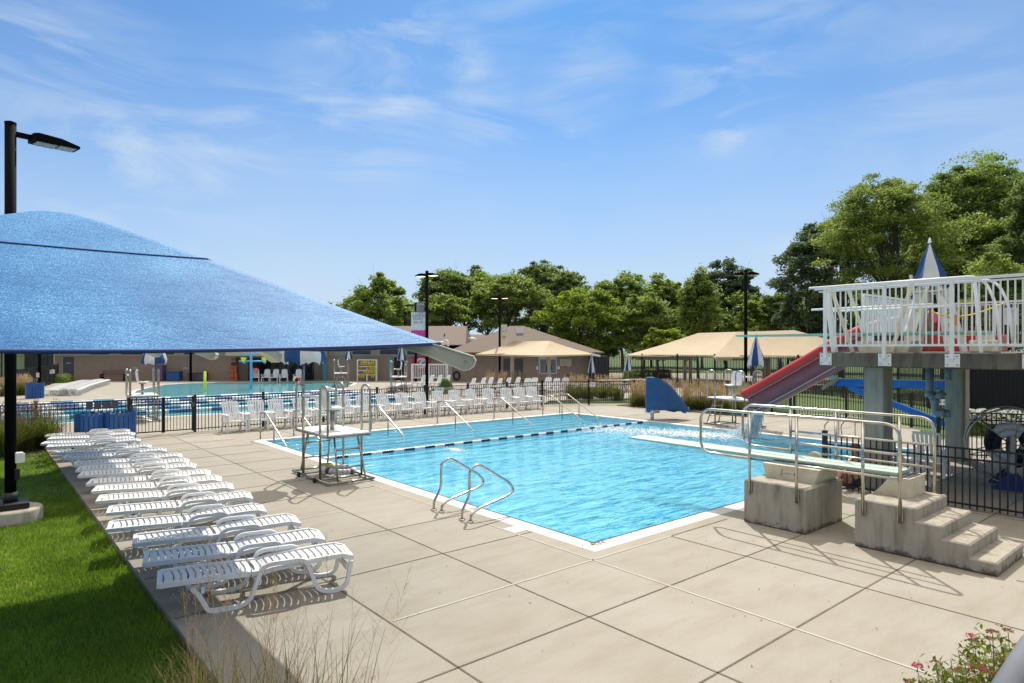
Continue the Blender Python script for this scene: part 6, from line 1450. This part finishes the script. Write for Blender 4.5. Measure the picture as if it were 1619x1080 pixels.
for k, (px, d) in enumerate(((774, 41), (784, 42), (796, 41), (806, 42), (818, 41.5), (828, 42))):
    ograss(f'straw plumed grass behind the white chairs under the near tan canopy, {ORD[k] if k else "first"} from the left', at(px, d), .7, 1.35, .4, 160, 34, 300+k, wd=.03, group='straw grasses under the near tan canopy', r0=.3, pl=.4)
def bush(name, label, loc, rx_, ry_, rz_, n, size, m, cat='bush', group=None, seed=1, box=False, rot=0):
    r_ = np.random.default_rng(seed); v = r_.normal(0, 1, (n, 3))
    if box: v = v/np.abs(v).max(1)[:, None]
    else: v /= np.linalg.norm(v, axis=1)[:, None]
    v *= (r_.uniform(.45, 1, n)**.35*(1+.06*np.sin(v[:, 0]*9)*np.cos(v[:, 1]*8)))[:, None]; v = v*np.array([rx_, ry_, rz_]); v[:, 2] = np.abs(v[:, 2]) if not box else v[:, 2]+rz_
    t = empty(name, loc, rot, label, cat, group); leaves('foliage', v, size, m, t, .3, seed); mb = MB(BARK)
    for k in range(6): a = k*1.05; mb.tube([(0, 0, -.05), (rx_*.3*math.cos(a), ry_*.3*math.sin(a), rz_*.4), (rx_*.6*math.cos(a), ry_*.6*math.sin(a), rz_*.7)], [.03, .02, .01], 5)
    mb.build('stems', t); return t
bush('round_bush', 'clipped round green bush right of the banner lamp post', at(705, 41), .52, .5, .95, 5000, .07, LM['mid'], seed=3)
for k, px in enumerate((690, 700, 711)): bush('low_shrub', f'pale low shrub in front of the clipped round bush, {["left", "middle", "right"][k]} one', at(px, 39.6+.3*k), .5, .45, .42, 2200, .05, leaf_mat('pale_leaf', (.16, .20, .10), (.36, .40, .24), .3), seed=5+k, group='pale shrubs by the round bush')
for k, (px, w_) in enumerate(((1000, 28), (1024, 24), (1048, 26))):
    bush('trimmed_hedge', f'trimmed hedge block under the far tan canopy, {["left", "middle", "right reddish"][k]} one', at(px, 49.5+k*.3), w_/1020*49/2, .6, .58, 5200, .09, [LM['mid'], LM['olive'], leaf_mat('hedge_red', (.05, .035, .015), (.16, .10, .04), .3)][k], 'hedge', 'hedge blocks under the far tan canopy', 9+k, True, -HU)
for k, px in enumerate((94, 104, 88)): bush('low_shrub', f'yellow green shrub at the foot of the long building, {["left", "right", "rearmost"][k]} one', at(px, 53+k), .7, .6, .75, 1600, .1, LM['lime'], seed=20+k, group='yellow green shrubs by the long building')
WF = leaf_mat('white_petal', (.60, .60, .56), (.78, .78, .76), .2)
for k in range(6):
    px = 1532+k*22; t = bush('flowering_hedge', f'yellow green hedge plant with white flowers behind the reel, {ORD[k] if k else "first"} from the left', at(px, 20.9), .36, .34, .78, 2600, .075, LM['lime'], 'hedge', 'white flowered hedge behind the reel', 30+k)
    v = rg.normal(0, 1, (420, 3)); v /= np.linalg.norm(v, axis=1)[:, None]; v *= np.array([.40, .38, .82]); v[:, 2] = np.abs(v[:, 2])*.55+.38; leaves('flowers', v, .07, WF, t, .2, k, .9)
# picnic tables and bench glimpsed through the fences
for k, (px, d) in enumerate(((970, 42), (1012, 43))):
    t = empty('picnic_table', at(px, d), -HU+.1, f'grey picnic table seen through the black pickets, {ORD[k] if k else "first"} from the left', 'picnic table', 'picnic tables beyond the fence')
    for nm, y0, y1, z in (('table_top', -.38, .38, .76), ('bench_seat', -.85, -.58, .45), ('bench_seat', .58, .85, .45)): mb = MB(mat('grey_plank', (.38, .37, .34), .8)); mb.box(-1, 1, y0, y1, z-.05, z); mb.build(nm, t)
    for x in (-.7, .7): mb = MB(BLACK); mb.beam((x, -.6, 0), (x, .2, .72), .05, .05); mb.beam((x, .6, 0), (x, -.2, .72), .05, .05); mb.beam((x, -.8, .40), (x, .8, .40), .05, .05); mb.build('leg', t)

# ================================================================ foreground plants and handrail
SG = leaf_mat('seed_stalk', (.20, .13, .07), (.38, .28, .17), .3, (.48, .36, .24), ns=8.)
FG = [(395, 3.15, 1.10, 1.62, 500), (300, 3.3, 1.0, 1.35, 420), (470, 3.1, 1.15, 1.68, 420), (540, 3.3, 1.0, 1.60, 260), (345, 2.9, 1.2, 1.5, 300), (262, 3.2, .85, .8, 300)]
for k, (px, d, h, hs, nb) in enumerate(FG):
    t = empty('switchgrass', at(px, d, z=-.1), 0, f'feathery switchgrass with reddish blades at the bottom of the photo, {ORD[k] if k else "first"} clump', 'ornamental grass', 'switchgrass clumps in the foreground')
    bladeplant('blades', int(nb*.30), h*1.38, .60, .0095, GR if k in (0, 2, 3) else GB, t, 400+k, r0=.14, seg=7)
    plume_stalks('seed_heads', 9 if k != 5 else 3, hs+.32, .50, SG, t, 420+k, k_=30, r0=.14, airy=True)
SP_R = leaf_mat('spirea_leaf', (.06, .09, .012), (.20, .24, .04), .4, (.30, .16, .05), ns=9.); SP_P = leaf_mat('spirea_flower', (.35, .04, .09), (.55, .12, .20), .3); SP_B = leaf_mat('spirea_seed', (.16, .08, .03), (.30, .17, .07), .3); SP_W = leaf_mat('spirea_leaf_glare', (.40, .45, .28), (.62, .66, .50), .4)
for k, (px, d, zt) in enumerate(((1562, 2.6, 1.50), (1606, 2.45, 1.66), (1522, 2.7, 1.30), (1645, 2.9, 1.5), (1505, 2.45, 1.30))):
    t = empty('flowering_shrub', at(px, d, z=-.1), 0, f'spirea shrub with pink flower heads in the bottom right corner, {ORD[k] if k else "first"} one', 'flowering shrub', 'spirea shrubs in the bottom right corner')
    r_ = np.random.default_rng(500+k); tips = []; Lf = []; mb = MB(mat('twig', (.10, .05, .03), .8))
    for i in range(64):
        a = r_.uniform(0, 6.28); rr = .34*r_.uniform(0, 1)**.6; z = (zt+.1)*(1-.9*rr*rr)*r_.uniform(.80, 1.0); p = np.array([rr*math.cos(a), rr*math.sin(a), z]); tips.append(p); b = np.array([rr*.2*math.cos(a), rr*.2*math.sin(a), .1])
        mb.tube([tuple(b), tuple(b*.4+p*.6+np.array([0, 0, .03])), tuple(p)], [.004, .003, .0015], 4)
        for _ in range(120): t_ = r_.uniform(.62, .995); q = b*(1-t_)+p*t_; Lf.append(q+r_.normal(0, .030, 3))
    mb.build('stems', t); leaves('foliage', np.array(Lf), .033, SP_R, t, .3, k, .42); leaves('glare_leaves', np.array(Lf)[::4]+.01, .022, SP_W, t, .3, k+9, .5)  # pale leaf copy: glare on the small leaves put into the colour
    for nm, m_, sel, s_ in (('flower_heads', SP_P, range(0, 64, 9), .009), ('seed_heads', SP_B, [q for q in range(64) if q % 2 == 1], .009)):
        P_ = []
        for i in sel:
            for _ in range(95): a = r_.uniform(0, 6.28); rr = .024*math.sqrt(r_.uniform(0, 1)); P_.append(tips[i]+np.array([rr*math.cos(a), rr*math.sin(a), .012-6*rr*rr+r_.normal(0, .002)]))
        leaves(nm, np.array(P_), s_, m_, t, .8, k, .8)
t = empty('grey_handrail', at(1600, 1.0), 0, 'grey handrail crossing the bottom right corner close to the camera', 'handrail')
o_ = t.location; mb = MB(mat('handrail_grey', (.16, .175, .20), .75, spec=.3)); mb.tube([at(1566, .95, 1150)-o_, at(1636, 1.25, 1026)-o_, at(1900, 2.4, 800)-o_], .027, 14); mb.build('rail', t)
mb = MB(mat('handrail_grey', (.28, .30, .34), .5)); p = at(1900, 2.4, 800); mb.tube([p-o_, Vector((p.x, p.y, -.1))-o_], .024, 12); mb.build('post', t)
